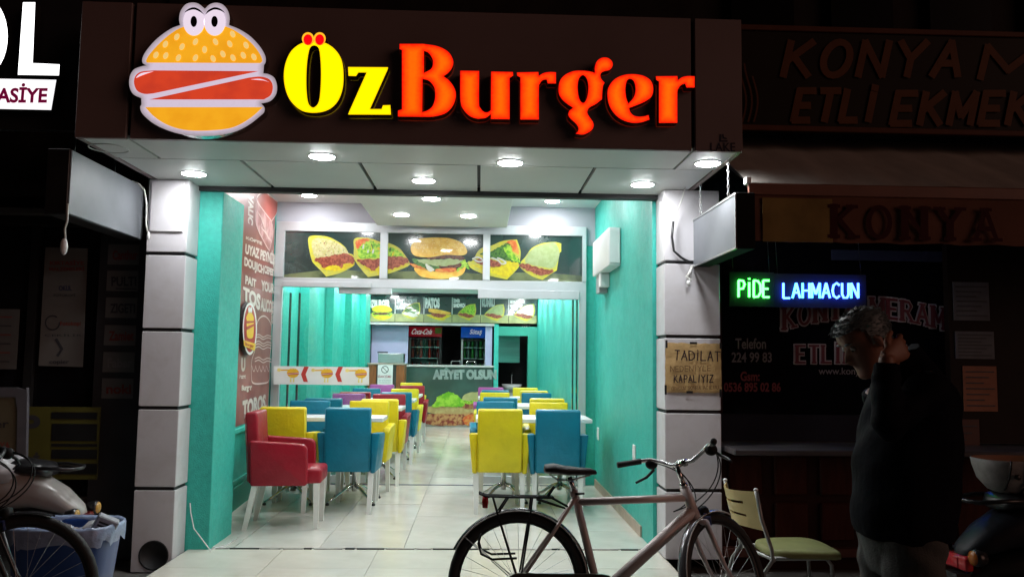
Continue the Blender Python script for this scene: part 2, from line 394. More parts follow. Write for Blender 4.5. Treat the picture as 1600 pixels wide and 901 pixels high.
# wall skirting of the left side and the ledge under the mural
def wl(t, z, off=0.):
    d = (W1-W0).normalized(); n = Vector((-d.y, d.x, 0)); n = n if n.x > 0 else -n
    return W0+(W1-W0)*t+n*off+Vector((0, 0, z))
def wall_strip(name, t0, t1, z0, z1, th, mat, par):
    m = MB(); m.hexa([wl(t0,z0,.001), wl(t1,z0,.001), wl(t1,z0,th), wl(t0,z0,th)], [wl(t0,z1,.001), wl(t1,z1,.001), wl(t1,z1,th), wl(t0,z1,th)], mat); return m.build(name, par)
wall_strip('ledge', .02, .985, .68, .715, .035, teal, wall_l)
wall_strip('skirting', .02, .985, 0, .20, .02, teal2, wall_l)
wall_strip('cable_trunking', .02, .985, .235, .26, .015, teal, wall_l)

# ------------------------------------------------------------------ mural on the left wall
mur_bg = pm('mural_brown_print', (0.21,0.058,0.048), rough=.4, col2=(0.29,0.1,0.085), scale=3)
mur_wh = pm('mural_cream_print', (0.62,0.55,0.5), rough=.4, var=.08)
mur_pk = pm('mural_pink_print', (0.5,0.28,0.27), rough=.4, col2=(0.3,0.11,0.1), scale=7)
mur_ln = pm('mural_line_print', (.70,.55,.52), rough=.4, var=.1)
mural = wall_strip('mural', .03, .965, .735, 3.04, .006, mur_bg, wall_l)
dW = (W1-W0).normalized(); nW = Vector((-dW.y, dW.x, 0)); nW = nW if nW.x > 0 else -nW
def atW(x, y, off=.008):
    p = W0+nW*off; d = at(x, y, Y=1.0)-Vector((0,0,CAMZ)); c = Vector((0,0,CAMZ))
    return c+d*((p-c).dot(nW)/d.dot(nW))
def text_quad(mb, s, mat, q, bold=.03):
    vs, fs = text_mesh(s, bold); a, b, c, d = [Vector(p) for p in q]      # left-bottom, left-top, right-top, right-bottom
    return mb.add([(a*(1-u)+d*u)*(1-v)+(b*(1-u)+c*u)*v for u, v in vs], fs, mat)
Z1 = lambda x, y, off=.009: atW(360+x/4.5, 290+y/4.5, off)
Z2 = lambda x, y, off=.009: atW(360+x/4.5, 470+y/4.5, off)
mb = MB()
for s, q in (('UYAZ PEYNİR', [(103,478),(108,385),(320,462),(316,560)]), ('DOUJICH', [(97,580),(99,497),(236,562),(234,640)]), ('CEPEST', [(238,615),(238,557),(316,592),(314,640)]),
             ('PAIT', [(104,690),(106,628),(182,660),(180,718)]), ('YOUR', [(216,735),(217,662),(310,692),(308,762)]), ('TOS', [(88,800),(90,706),(213,765),(208,882)]), ('ALICOE', [(212,880),(213,785),(306,812),(300,896)]),
             ('VALIC', [(128,60),(165,75),(158,285),(122,262)]), ('KÖFTE', [(108,375),(110,350),(222,392),(222,418)]), ('LUX', [(300,560),(325,420),(325,540),(312,640)])):
    mb = MB(); text_quad(mb, s, mur_wh, [Z1(*p) for p in q], .05); mb.build('lettering', mural)
for s, q in (('TOROS.', [(84,832),(86,700),(258,650),(254,756)]), ('Burger', [(78,640),(80,592),(152,580),(150,640)]), ('lezzet', [(64,545),(66,515),(108,512),(106,545)]), ('DONER', [(285,20),(300,0),(300,165),(287,175)]), ('U', [(76,500),(78,400),(105,395),(105,490)])):
    mb = MB(); text_quad(mb, s, mur_wh, [Z2(*p) for p in q], .05); mb.build('lettering', mural)
mb = MB()
mb.poly([Z1(*p, .0085) for p in [(190,95),(240,50),(332,115),(326,190),(290,250),(262,235),(240,185)]], pm('mural_red_print', (.36,.075,.055), rough=.4, var=.12))
mb.poly([Z1(*p, .0082) for p in [(180,130),(190,95),(262,235),(290,250),(300,330),(275,460),(230,380),(180,270)]], mur_pk)
def wline(zf, pts, wd=.012, off=.011, closed=True):
    L_ = smooth_loop(pts, 5, closed); L_ = L_+[L_[0]] if closed else L_
    ribbon(mb, [zf(p[0], p[1], off) for p in L_], wd, mur_ln, nW, 0)
wline(Z1, [(185,95),(240,48),(332,115,1),(326,190),(290,250,1),(240,185)])
wline(Z1, [(180,130),(182,270),(235,390),(275,460,1),(300,330),(290,250)], closed=False)
for k in range(7): wline(Z1, [(190+k*12,180+k*14),(225+k*6,250+k*18),(215+k*12,290+k*16),(255+k*5,330+k*12)], .007, closed=False)
mb.build('pita_drawing', mural); mb = MB()
B_ = [(200,128),(240,106),(280,150),(292,230),(285,320),(274,440),(280,480),(270,560),(230,578),(160,576),(148,520),(150,420),(175,330),(180,200)]
wline(Z2, B_, .014)
for y in (245,262,292,310,330,405,425): wline(Z2, [(172,y),(200,y-10),(230,y+8),(260,y-4),(288,y+4)], .010, closed=False)
for k in range(5): wline(Z2, [(150+k*26,455),(165+k*26,495),(180+k*24,455)], .009, closed=False)
mb.build('burger_drawing', mural)
# round sign hung on the mural
red_s = pm('sign_red', (.48,.03,.03), rough=.35, var=.08); yel_s = pm('sign_yellow', (.85,.52,.03), rough=.35, var=.08)
rs = thing('round_sign', 'round red sign with white rim and yellow burger drawing on the lettered mural', 'sign', Z2(137, 195))
mb = MB(); mb.poly([Z2(*p, .055) for p in ell2(137, 195, 50, 184, 40)], white_pl, ext=-nW*.04, side=black_pl); mb.build('disc', rs)
mb = MB()
mb.poly([Z2(*p, .057) for p in ell2(137, 195, 42, 165, 36)], red_s)
mb.poly([Z2(*p, .059) for p in smooth_loop([(116,140,1),(112,115),(124,85),(132,60),(146,60),(152,85),(164,115),(164,140,1)])], yel_s)
mb.poly([Z2(*p, .059) for p in smooth_loop([(114,158,1),(166,152,1),(162,240),(150,262),(128,262),(116,240)])], yel_s)
mb.poly([Z2(*p, .061) for p in [(114,180),(166,160),(166,175),(114,205)]], red_s)
for x in (132,146): mb.poly([Z2(*p, .061) for p in ell2(x, 62, 7, 22, 14)], white_pl)
mb.poly([Z2(*p, .063) for p in [(92,275),(178,300),(170,350),(150,340),(95,315)]], yel_s)
mb.build('emblem', rs)
mb = MB(); text_quad(mb, 'Burger', red_s, [Z2(*p, .065) for p in [(105,318),(105,288),(165,305),(162,338)]], .02); mb.build('lettering', rs)

# ------------------------------------------------------------------ canopy: fascia, soffit
FY, FZ0, FZ1 = 4.74, 2.589, 3.39
can = thing('shop_canopy', 'dark brown panelled canopy box over the shop front with white soffit', 'canopy', (-.4, FY, FZ0))
xs = [(-2.318, -2.032), (-2.008, 1.226), (1.25, 1.53)]
for a, b in xs:
    mb = MB(); mb.box(a, b, FY, FY+.03, FZ0, FZ1, acp_b, bev=.003); mb.build('fascia_panel', can)
mb = MB(); mb.box(1.50, 1.53, FY+.034, 6.05, FZ0, FZ1, acp_b, bev=.003); mb.build('fascia_panel', can)
mb = MB(); mb.box(-2.318, -2.288, FY+.034, 6.05, FZ0, FZ1, acp_b, bev=.003); mb.build('fascia_panel', can)
mb = MB(); mb.box(-2.285, 1.497, FY+.034, 6.05, FZ0+.035, FZ1-.01, black_m); mb.build('frame', can)
for a, b in [(-2.285, -2.03), (-2.012, 1.230), (1.246, 1.498)]:
    mb = MB(); mb.box(a, b, FY+.034, 5.222, FZ0+.002, FZ0+.03, acp_w, bev=.002); mb.build('soffit_panel', can)
jx = [-2.285, -1.52, -.775, -.018, .727, 1.498]
for a, b in zip(jx[:-1], jx[1:]):
    mb = MB(); mb.box(a+.011, b-.011, 5.234, 6.052, FZ0+.002, FZ0+.03, acp_w, bev=.002); mb.build('soffit_panel', can)
ring = MB(); c = at(170, 232, Z=FZ0); ring.tube([c+Vector((.11*math.cos(t), .11*math.sin(t), .0)) for t in [2*PI*i/28 for i in range(28)]], .004, acp_w, 6, closed=True); ring.build('cut_ring', can)

# signmaker's mark on the fascia
mk = pm('dark_blue_sticker', (.012,.012,.03), rough=.4)
mb = MB(); text_px(mb, 'LAKE', mk, 1110, 223, 1149, 236.5, FY-.003, .01)
mb.poly(P3([(1124.5,210),(1127,210),(1127,219.3),(1137,219.3),(1137,221.6),(1124.5,221.6)], FY-.003), mk); mb.poly(P3([(1128.5,209.5),(1130.6,209.5),(1131.2,214.4),(1136,215.8),(1136,217.6),(1129,216.6)], FY-.003), mk)
tag(mb.build('signmaker_mark', None), 'small dark signmaker lettering with square emblem on the brown fascia corner', 'lettering')
# ------------------------------------------------------------------ the facade columns
def column(x0, x1, y0, y1, zb, gaps, label):
    t = thing('facade_column', label, 'column', ((x0+x1)/2, (y0+y1)/2, zb))
    mb = MB(); mb.box(x0+.014, x1-.014, y0+.014, y1-.004, zb, 2.585, black_m); mb.build('core', t)
    zs = [zb]+gaps+[2.60]
    for a, b in zip(zs[:-1], zs[1:]):
        m_ = MB(); m_.box(x0, x1, y0, y1, a+(.012 if a > zb else .002), b-.012, acp_col, bev=.004); m_.build('cladding_panel', t)
    return t
CY = 5.85
xl0, xl1 = at(222, 514, Y=CY).x, -2.052
gl = [at(258, y, Y=CY).z for y in (763, 637, 515, 396)]
cl = column(xl0, xl1, CY, 6.088, -.10, gl, 'white panelled column with a round pipe hole at its foot, beside the teal pier')
gr = [at(1086, y, Y=CY).z for y in (766, 643, 526, 410)]
cr = column(1.312, at(1126.3, 600, Y=CY).x, CY, 6.126, -.005, gr, 'white panelled column carrying the handwritten paper notice')
mb = MB(); c = at(240, 867, Y=CY); mb.lathe([(.10,-.002),(.10,.004),(.088,.004),(.088,.003)], black_m, c, 28, M=Matrix.Rotation(PI/2, 3, 'X')); mb.build('pipe_hole', cl)
mb = MB(); mb.box(xl0+.02, xl1-.03, CY-.012, CY-.001, at(258,362,Y=CY).z, 2.575, acp_col, bev=.003); mb.build('access_panel', cl)

# ------------------------------------------------------------------ lit sign letters
T4 = lambda p: (430+p[0]/4.8485, 40+p[1]/4.8485)+tuple(p[2:])
T5 = lambda p: (740+p[0]/4.444, 70+p[1]/4.444)+tuple(p[2:])
YL = FY-.075
led_y = led_face('yellow_lit_acrylic', (.95,.62,.0), (1,.95,.0), 1.25)
led_r = led_face('red_lit_acrylic', (.98,.006,.002), (1,.135,.002), 1.1)
led_ye = led_face('amber_lit_acrylic', (.95,.45,.02), (1,.72,.03), 1.1)
side_d = pm('dark_letter_return', (.09,.03,.02), rough=.3, metal=.5)
side_c = pm('chrome_letter_return', (.5,.5,.5), rough=.15, metal=1)
def inside(pts, loops):
    p = np.array([(q.x, q.y) for q in pts]); c = np.zeros(len(p), bool)
    for l in loops:
        a = np.array([(q.x, q.y) for q in l]); b = np.roll(a, 1, 0)
        with np.errstate(divide='ignore', invalid='ignore'):
            x = (b[:,0]-a[:,0])*(p[:,1:2]-a[:,1])/(b[:,1]-a[:,1])+a[:,0]
        k = ((a[:,1] > p[:,1:2]) != (b[:,1] > p[:,1:2])) & (p[:,0:1] < x); c ^= (k.sum(1) % 2 == 1)
    return c
def seg_d(pts, loops):
    p = np.array([(q.x, q.y) for q in pts]); d = np.full(len(p), 1e9)
    for l in loops:
        a = np.array([(q.x, q.y) for q in l]); ab = np.roll(a, 1, 0)-a; L2 = np.maximum((ab**2).sum(1), 1e-9)
        ap = p[:,None,:]-a[None]; t = np.clip((ap*ab).sum(2)/L2, 0, 1); d = np.minimum(d, np.sqrt(((ap-t[...,None]*ab)**2).sum(2)).min(1))
    return d
def lit_letter(name, loops_px, mat, reach=13.0, depth=.07, Y=None, step=3.0, side=None):
    """extruded box letter: front face meshed finely so the attribute 'lit' can hold the distance to the rim"""
    Y = Y or YL; loops = [[Vector(p[:2]) for p in l] for l in loops_px]
    pts = []; edges = []
    for l in loops:
        o = len(pts); pts += l; edges += [(o+i, o+(i+1) % len(l)) for i in range(len(l))]
    nb = len(pts); x0 = min(p.x for p in pts); x1 = max(p.x for p in pts); y0 = min(p.y for p in pts); y1 = max(p.y for p in pts)
    g = [Vector((x0+step*(i+.5), y0+step*(j+.5))) for j in range(int((y1-y0)/step)) for i in range(int((x1-x0)/step))]
    ok = inside(g, loops) & (seg_d(g, loops) > step*.45); pts += [p for p, k in zip(g, ok) if k]
    vv, ee, ff, *_ = delaunay_2d_cdt(pts, edges, [], 0, 1e-5)
    ok = inside([sum((vv[i] for i in f), Vector((0,0)))/len(f) for f in ff], loops); ff = [f for f, k in zip(ff, ok) if k]
    m = MB(); m.add([at(p.x, p.y, Y=Y) for p in vv], ff, mat)
    att = list(np.minimum(1, seg_d(vv, loops)/reach))
    for l in loops:
        n = len(l); f = [at(p.x, p.y, Y=Y) for p in l]; b = [q+Vector((0, depth, 0)) for q in f]
        m.add(f+b, [(i, (i+1) % n, n+(i+1) % n, n+i) for i in range(n)], side or side_d); att += [0.]*(2*n)
    m.att = [float(q) for q in att]
    return m
ltr = lambda T, pts, sub=5: smooth_loop([T(p) for p in pts], sub)
sign = thing('shop_name_sign', 'lit yellow and orange red channel letters of the shop name on the brown fascia', 'sign', at(760, 130, Y=FY))
Oo = ltr(T4, [(65,385),(80,280),(125,190),(200,135),(290,118),(385,135),(460,190),(505,270),(518,385),(508,490),(470,580),(400,640),(300,662),(200,645),(120,575),(80,490)])
Oi = ltr(T4, [(295,152),(330,175),(343,260),(347,385),(340,520),(325,590),(288,622),(252,590),(238,500),(236,385),(243,270),(262,175)])
lit_letter('O', [Oo, Oi], led_y, 5).build('letter', sign)
for cx in (248, 337):
    e = lit_letter('eye', [[T4(p) for p in ell2(cx, 101, 46, 49, 26)]], led_ye, 8, depth=.072, Y=YL-.004).build('umlaut_dot', sign)
    m_ = MB(); m_.poly(P3([T4(p) for p in ell2(cx, 108, 34, 41, 24)], YL-.007), pm('red_lit_dot', (.9,.002,.004), emis=.95, ecol=(.98,.002,.006))); m_.build('red_disc', e)
lit_letter('z', [ltr(T4, [(552,315,1),(855,317,1),(852,333,1),(718,633,1),(806,633,1),(816,605,1),(872,603,1),(877,676,1),(553,675,1),(557,660,1),(692,357,1),(630,357,1),(612,384,1),(555,382,1)])], led_y, 5).build('letter', sign)
Bo = ltr(T4, [(942,140,1),(1120,140,1),(1230,158),(1310,200),(1348,265),(1340,320),(1310,360),(1275,385,1),(1320,420),(1360,480),(1368,540),(1345,610),(1290,665),(1200,690),(1115,692,1),(930,690,1),(930,645,1),(960,635,1),(960,187,1),(942,180,1)])
lit_letter('B', [Bo, ltr(T4, [(1127,193,1),(1160,207),(1190,250),(1195,290),(1180,330),(1127,360,1)]), ltr(T4, [(1117,405,1),(1165,420),(1205,470),(1212,540),(1195,605),(1160,640),(1114,657,1)])], led_r).build('letter', sign)
u1 = [T4(p) for p in [(1402,343,1),(1545,345,1)]]+[T5(p) for p in [(37,400),(48,440),(68,464),(95,470),(120,455,1),(122,187,1),(273,190,1),(275,215,1),(250,232,1),(250,518,1),(120,516,1),(120,482,1),(85,508),(40,514)]]+[T4(p) for p in [(1540,708),(1480,690),(1430,642),(1404,570)]]
lit_letter('u', [smooth_loop(u1, 5)], led_r).build('letter', sign)
r1 = [(300,193,1),(450,190,1),(452,217,1),(488,197),(530,190),(572,192,1),(572,270,1),(515,270,1),(507,242,1),(480,247),(460,272),(453,305),(453,520,1),(325,520,1),(325,228,1),(303,217,1)]
lit_letter('r', [ltr(T5, r1)], led_r).build('letter', sign)
g1 = [(842,196,1),(842,155),(857,115),(890,92),(930,92),(960,115),(965,147),(945,175),(910,184),(888,195),(880,215),(888,240),(910,265,1),(898,290),(893,350),(892,378,1),(850,412),(815,430),(795,448),(790,475),(808,507),(830,540),(831,575),(805,605),(760,624),(708,618,1),(724,602),(728,580),(712,550),(670,510),(658,485),(665,460),(690,438,1),(645,408),(607,370),(590,325),(598,255),(635,210),(695,184),(760,181),(810,187)]
lit_letter('g', [ltr(T5, g1, 4), ltr(T5, [(757,212),(785,235),(797,290),(790,360),(771,400),(750,400),(732,370),(722,300),(730,240)])], led_r).build('letter', sign)
e1 = [(929,345),(940,290),(980,240),(1040,212),(1110,205),(1180,217),(1230,250),(1248,305),(1235,360),(1190,395),(1140,417),(1080,440,1),(1088,468),(1112,492),(1150,500),(1190,496),(1214,488,1),(1222,520,1),(1160,540),(1090,541),(1020,515),(970,470),(940,415)]
lit_letter('e', [ltr(T5, e1), ltr(T5, [(1085,237),(1113,255),(1125,310),(1112,365),(1075,410,1),(1060,370),(1054,310),(1063,255)])], led_r).build('letter', sign)
r2 = [(1265,220,1),(1415,218,1),(1418,247,1),(1450,226),(1490,218),(1535,220,1),(1535,298,1),(1478,298,1),(1468,270,1),(1440,282),(1422,305),(1415,340),(1415,543,1),(1287,543,1),(1287,256,1),(1268,245,1)]
lit_letter('r', [ltr(T5, r2)], led_r).build('letter', sign)

# ------------------------------------------------------------------ burger logo light box
T3 = lambda p: (190+p[0]/3.919, p[1]/3.919)+tuple(p[2:])
def glow(name, c, e, **k): return pm(name, c, rough=.4, emis=e, ecol=c, **k)
lg_w = led_face('lit_white_acrylic', (.40,.335,.37), (.76,.64,.79), .85)
lg_y = pm('lit_mustard_film', (.88,.40,.015), rough=.4, emis=.98, col2=(.82,.35,.012), scale=6)
lg_r = pm('lit_red_film', (.74,.062,.022), rough=.4, emis=.85, col2=(.62,.05,.022), scale=7)
lg_s = glow('lit_seed_film', (.95,.66,.22), .85); lg_k = pm('black_film', (.012,.011,.01), rough=.4); lg_e = glow('lit_eye_film', (.86,.74,.88), .92)
logo = thing('burger_logo_sign', 'lit burger shaped sign with two white eyes on the brown fascia', 'sign', at(318, 120, Y=FY))
plate = [(510,55,1),(470,24),(430,17),(390,30),(360,72),(352,120),(358,155,1),(300,178),(220,235),(160,300),(130,350),(128,385),(152,402,1),(120,408),(75,427),(50,470),(48,530),(72,578),(120,602,1),(122,640,1),(114,660),(130,700),(200,760),(300,805),(400,828),(500,834),(600,828),(700,805),(780,765),(850,710),(872,688),(875,660),(855,635,1),(910,620),(945,580),(952,530),(937,480),(902,456),(868,450,1),(872,400,1),(882,380),(880,345),(850,290),(790,225),(720,180),(658,155,1),(662,110),(650,65),(620,30),(580,18),(540,28)]
bx = lit_letter('plate', [ltr(T3, plate, 4)], lg_w, 9.0, depth=.08, step=4.5, side=side_c).build('light_box', logo)
def film(name, pts, mat, lay, par=None, smooth=True, holes=()):
    m = MB(); l = [T3(p) for p in pts]; l = smooth_loop(l, 4) if smooth else l
    m.poly(P3(l, YL-.0015*lay), mat); return m.build(name, par or logo)
bun = film('top_bun', [(150,372),(170,335),(230,268),(300,208),(380,165),(510,145),(640,165),(720,205),(790,260),(840,320),(862,370),(850,388,1),(156,385,1)], lg_y, 1)
for x, y in [(338,227),(268,272),(210,338),(270,342),(370,287),(348,355),(452,257),(452,355),(508,305),(560,360),(575,257),(620,332),(662,270),(682,355),(680,210),(745,340),(762,278),(810,350)]:
    film('seed', ell2(x, y, 15, 22, 12, rot=.45 if x < 500 else (-.45 if x > 520 else 0)), lg_s, 2, bun, False)
for cx, lash in ((443, [(385,78),(410,55),(445,46),(480,62),(506,92,1),(480,74),(445,60),(412,66)]), (570, [(512,92,1),(530,64),(568,46),(605,55),(632,80),(604,66),(568,60),(535,74)])):
    ey = film('eye', ell2(cx, 134, 66, 86, 30), lg_e, 3, None, False)
    film('pupil', ell2(cx-1, 133, 20, 34, 20), lg_k, 4, ey, False); film('lash', lash, lg_k, 4, ey)
up = film('sausage', [(76,510),(84,468),(120,440),(200,432,1),(840,437,1),(195,573,1),(140,576),(95,556)], lg_r, 1)
film('highlight', [(88,478),(120,449),(197,438,1),(150,453),(112,468)], lg_e, 2, up)
lo = film('sausage', [(170,610,1),(780,476,1),(850,470),(905,487),(926,530),(914,582),(872,610,1)], lg_r, 1)
film('highlight', [(788,487,1),(850,484),(906,504,1),(870,494),(840,491)], lg_e, 2, lo)
film('bottom_bun', [(145,657,1),(865,657,1),(800,715),(720,765),(640,790),(500,801),(380,795),(280,765),(200,715)], lg_y, 1)

# ------------------------------------------------------------------ ceiling lamps
LP = {}
def lamp(p, label, group, kind, r=.08):
    if kind not in LP:
        o = LP[kind] = thing('ceiling_lamp', label, 'ceiling lamp', (0,0,0), group)
        a = MB(); a.lathe([(r-.004,0),(r+.004,0),(r+.004,-.004),(r-.002,-.006)], rim_m, n=24); a.build('rim', o)
        b = MB(); b.lathe([(r-.003,-.002),(r-.003,-.0055),(r-.006,-.008),(r*.8,-.010),(r*.4,-.011),(.002,-.0115)], lens[kind], n=16); b.build('lens', o)
    else: o = copy_tree(LP[kind]); tag(o, label, 'ceiling lamp', group)
    o.location = p; return o
for (x, y), lb in zip([(303,271),(503,244),(662,282),(797,254),(1004,288),(1106,255)],
    ['round white lamp in the soffit above the left column', 'round lamp in the soffit under the yellow letters', 'round lamp in the soffit back row between two panel joints, above the burger picture',
     'round lamp in the soffit under the first r of the sign', 'round lamp in the soffit back row above the teal right wall', 'round lamp at the soffit corner above the hanging metal light box']):
    lamp(at(x, y, Z=FZ0)+Vector((0,0,.001)), lb, 'round lamps in the canopy soffit', 'canopy')
for (x, y, z), lb in zip([(483,305,3.07),(863,314,3.07),(627,335,2.79),(732,337,2.79),(674,310,2.79)],
    ['round lamp on the inner ceiling near the mural', 'round lamp on the inner ceiling near the electric box', 'left rear lamp of the dropped ceiling panel', 'right rear lamp of the dropped ceiling panel', 'foremost lamp of the dropped ceiling panel']):
    lamp(at(x, y, Z=z), lb, 'round lamps over the front room', 'front')
for (x, y, z), lb in zip([(-1.55,7.0,3.07),(.75,7.0,3.07),(-1.62,8.3,3.07),(.72,8.3,3.07)], ['hidden round lamp high behind the canopy edge on the mural side', 'hidden round lamp high behind the canopy edge on the electric box side', 'round lamp close before the white wall over the first food picture', 'round lamp close before the white wall over the last food picture']):
    lamp(Vector((x, y, z)), lb, 'round lamps high over the front room', 'front')
for y, nm in zip((9.8, 11.1, 12.4, 13.7, 15.0, 16.2), ('nearest the food pictures', 'second behind the food pictures', 'third behind the food pictures', 'third before the menu board', 'second before the menu board', 'nearest the menu board')):
    for x, s_ in ((-1.78, 'pilaster'), (.88, 'plain right')):
        lamp(Vector((x, y, 2.66)), f'round dining room lamp along the {s_} wall, {nm}', 'round lamps in the dining room ceiling', 'dining')

# ------------------------------------------------------------------ aluminium partition with food pictures
GY = 9.16
part = thing('glass_partition', 'aluminium framed shop partition with three food pictures over the open doorway', 'partition', (-.5, GY, 0))
def fr(name, x0, x1, z0, z1, y0=GY, y1=GY+.05, mat=alu, bev=.003):
    m = MB(); m.box(x0, x1, y0, y1, z0, z1, mat, bev=bev); return m.build(name, part)
fr('rail', -2.248, 1.18, 2.742, 2.845); fr('rail', -2.248, 1.18, 2.125, 2.228)
for a, b in ((-2.248, -2.150), (-1.105, -1.020), (.030, .108), (1.135, 1.18)): fr('mullion', a, b, 2.229, 2.741, GY-.012)
fr('stile', -2.248, -2.160, .0, 2.124); fr('stile', 1.105, 1.18, .0, 2.124)
fr('door_track', -2.14, -1.19, 2.122, 2.182, GY-.06, GY-.003, alu); fr('door_track', -1.55, -.97, 2.06, 2.124, GY+.0, GY+.06); fr('door_track', -.02, 1.10, 2.03, 2.124, GY-.03, GY+.05)
gl_edge = pm('dark_glass_edge', (.02,.07,.055), rough=.15)
for x in (-2.08, -1.98, 1.03, 1.075):
    m = MB(); m.box(x, x+.014, GY+.01, GY+.06, .05, 2.06, gl_edge); m.build('folded_glass_leaf', part)
m = MB(); m.box(-2.15, -1.19, GY+.028, GY+.036, .02, 2.06, clear); m.build('glass_pane', part)
m = MB(); m.box(-2.16, -1.2, GY+.01, GY+.05, 0.02, .10, alu, bev=.003); m.build('kick_rail', part)
m = MB(); m.box(-.02, 1.10, GY+.01, GY+.05, .02, .10, alu, bev=.003); m.build('kick_rail', part)

pr_bg = pm('picture_dark_green', (.012,.032,.030), rough=.16, col2=(.017,.046,.042), scale=2, coat=1, spec=.7)
pr_fl = pm('picture_table_green', (.16,.19,.09), rough=.2, col2=(.05,.07,.035), scale=3, coat=.8)
bread = pm('picture_bread', (0.58,0.52,0.035), rough=.3, col2=(0.47,0.45,0.08), scale=26, coat=.6)
bread_w = pm('picture_warm_bun', (0.86,0.53,0.09), rough=.3, col2=(0.76,0.4,0.045), scale=14, coat=.6)
cream = pm('picture_cream_cheese', (0.54,0.5,0.28), rough=.3, col2=(0.44,0.41,0.17), scale=38, coat=.6)
cream_g = pm('picture_pale_cheese', (0.3553,0.4165,0.2023), rough=.3, col2=(0.3060,0.3672,0.1530), scale=24, coat=.6)
meat = pm('picture_meat', (.19,.035,.02), rough=.3, col2=(.36,.10,.055), scale=42, coat=.6)
patty = pm('picture_patty', (.06,.018,.014), rough=.3, col2=(.14,.045,.02), scale=40, coat=.6)
egg = pm('picture_egg', (0.691,0.570,0.008), rough=.3, col2=(0.570,0.432,0.017), scale=30, coat=.6)
green = pm('picture_greens', (0.12,0.36,0.015), rough=.3, col2=(0.4,0.6,0.05), scale=36, coat=.6)
green_d = pm('picture_dark_greens', (.02,.09,.015), rough=.3, col2=(.08,.20,.03), scale=40, coat=.6)
tomato = pm('picture_tomato', (.62,.10,.02), rough=.3, col2=(.66,.26,.05), scale=24, coat=.6)
mayo = pm('picture_mayonnaise', (0.576,0.576,0.504), rough=.3, coat=.6)
seed_m = pm('picture_sesame', (.85,.62,.22), rough=.3)
TA = lambda p: (440+p[0]/6.1538, 350+p[1]/6.1538)+tuple(p[2:])
TB = lambda p: (680+p[0]/6.1538, 350+p[1]/6.1538)+tuple(p[2:])
ID = lambda p: p
PY = GY+.022
panels = []
for a, b in ((-2.149, -1.106), (-1.019, .029), (.109, 1.134)):
    m = MB(); m.box(a, b, PY, PY+.02, 2.229, 2.741, pr_bg)
    pts = [Vector((a+.001, PY-.001, 2.23)), Vector((b-.001, PY-.001, 2.23)), Vector((b-.001, PY-.001, 2.30)), Vector(((a+b)/2, PY-.001, 2.33)), Vector((a+.001, PY-.001, 2.26 if a < -2 else 2.31))]
    m.poly(pts, pr_fl); panels.append(m.build('transom_picture', part))
def rag(pts, amp, n=3, seed=1):
    """breaks the outline up into an uneven edge"""
    r_ = random.Random(seed); out = []; k = len(pts)
    for i in range(k):
        a = Vector(pts[i][:2]); b = Vector(pts[(i+1) % k][:2])
        for t in range(n): p = a+(b-a)*(t/n); out.append((p.x+r_.uniform(-amp, amp), p.y+r_.uniform(-amp, amp)))
    return out
def food(name, par, T, layers, Y=PY, d=.0018):
    m = MB()
    for k, (pts, mat, rg) in enumerate(layers):
        l = smooth_loop(pts, 4); l = rag(l, rg, 2, k) if rg else l
        m.poly(P3([T(p) for p in l], Y-.002-d*k), mat)
    return m, name, par
def put(t): return t[0].build(t[1], t[2])
S1 = [([(270,118),(410,115),(520,155),(610,220),(640,275),(690,300),(702,370),(680,410),(560,470),(430,505,1),(380,450),(310,380),(285,330),(258,200)], bread, 0),
      ([(300,150),(420,140),(530,180),(620,240),(640,300),(560,310),(450,325),(340,330),(300,260)], cream, 3),
      ([(380,420),(470,395),(600,385),(690,375),(640,415),(540,450),(440,440)], egg, 4), ([(315,335),(450,310),(560,285),(650,288),(698,340),(685,378),(600,380),(580,425),(540,400),(470,400),(400,425),(370,380)], meat, 7)]
put(food('food_print', panels[0], TA, S1))
rd = random.Random(5); m = MB()
for k in range(60):
    x, y = rd.uniform(315, 610), rd.uniform(150, 300)
    if (x-450)/170+(160-y)/160 < .35: m.poly(P3([TA(p) for p in ell2(x, y, rd.uniform(2, 5), rd.uniform(2, 7), 6)], PY-.006-.00002*k), rd.choice([meat, green_d, bread]))
m.build('herb_specks', panels[0], kind='stuff')
S2 = [([(705,138),(840,135),(945,170),(1040,185),(1130,230),(1180,290),(1228,360),(1215,405),(1050,470),(950,490),(830,508,1),(770,440),(700,340),(695,230)], bread, 0), ([(715,160),(850,145),(800,200),(740,260)], tomato, 4),
      ([(745,225),(800,180),(870,165),(950,195),(1060,230),(1150,280),(1165,315),(1040,335),(900,325),(780,335),(735,300)], green, 8), ([(800,410),(900,400),(1050,390),(1200,385),(1100,430),(950,455),(840,440)], egg, 4),
      ([(730,345),(900,335),(1050,310),(1170,318),(1228,362),(1150,395),(1040,440),(940,400),(890,450),(800,400)], meat, 8)]
t = food('food_print', panels[0], TA, S2)
for k in range(16):
    x, y = rd.uniform(780, 1120), rd.uniform(205, 300); t[0].poly(P3([TA(p) for p in ell2(x, y, rd.uniform(5, 14), rd.uniform(14, 30), 8, rd.uniform(-1, 1))], PY-.0125-.0001*k), rd.choice([mayo, green, egg, green_d]))
put(t)
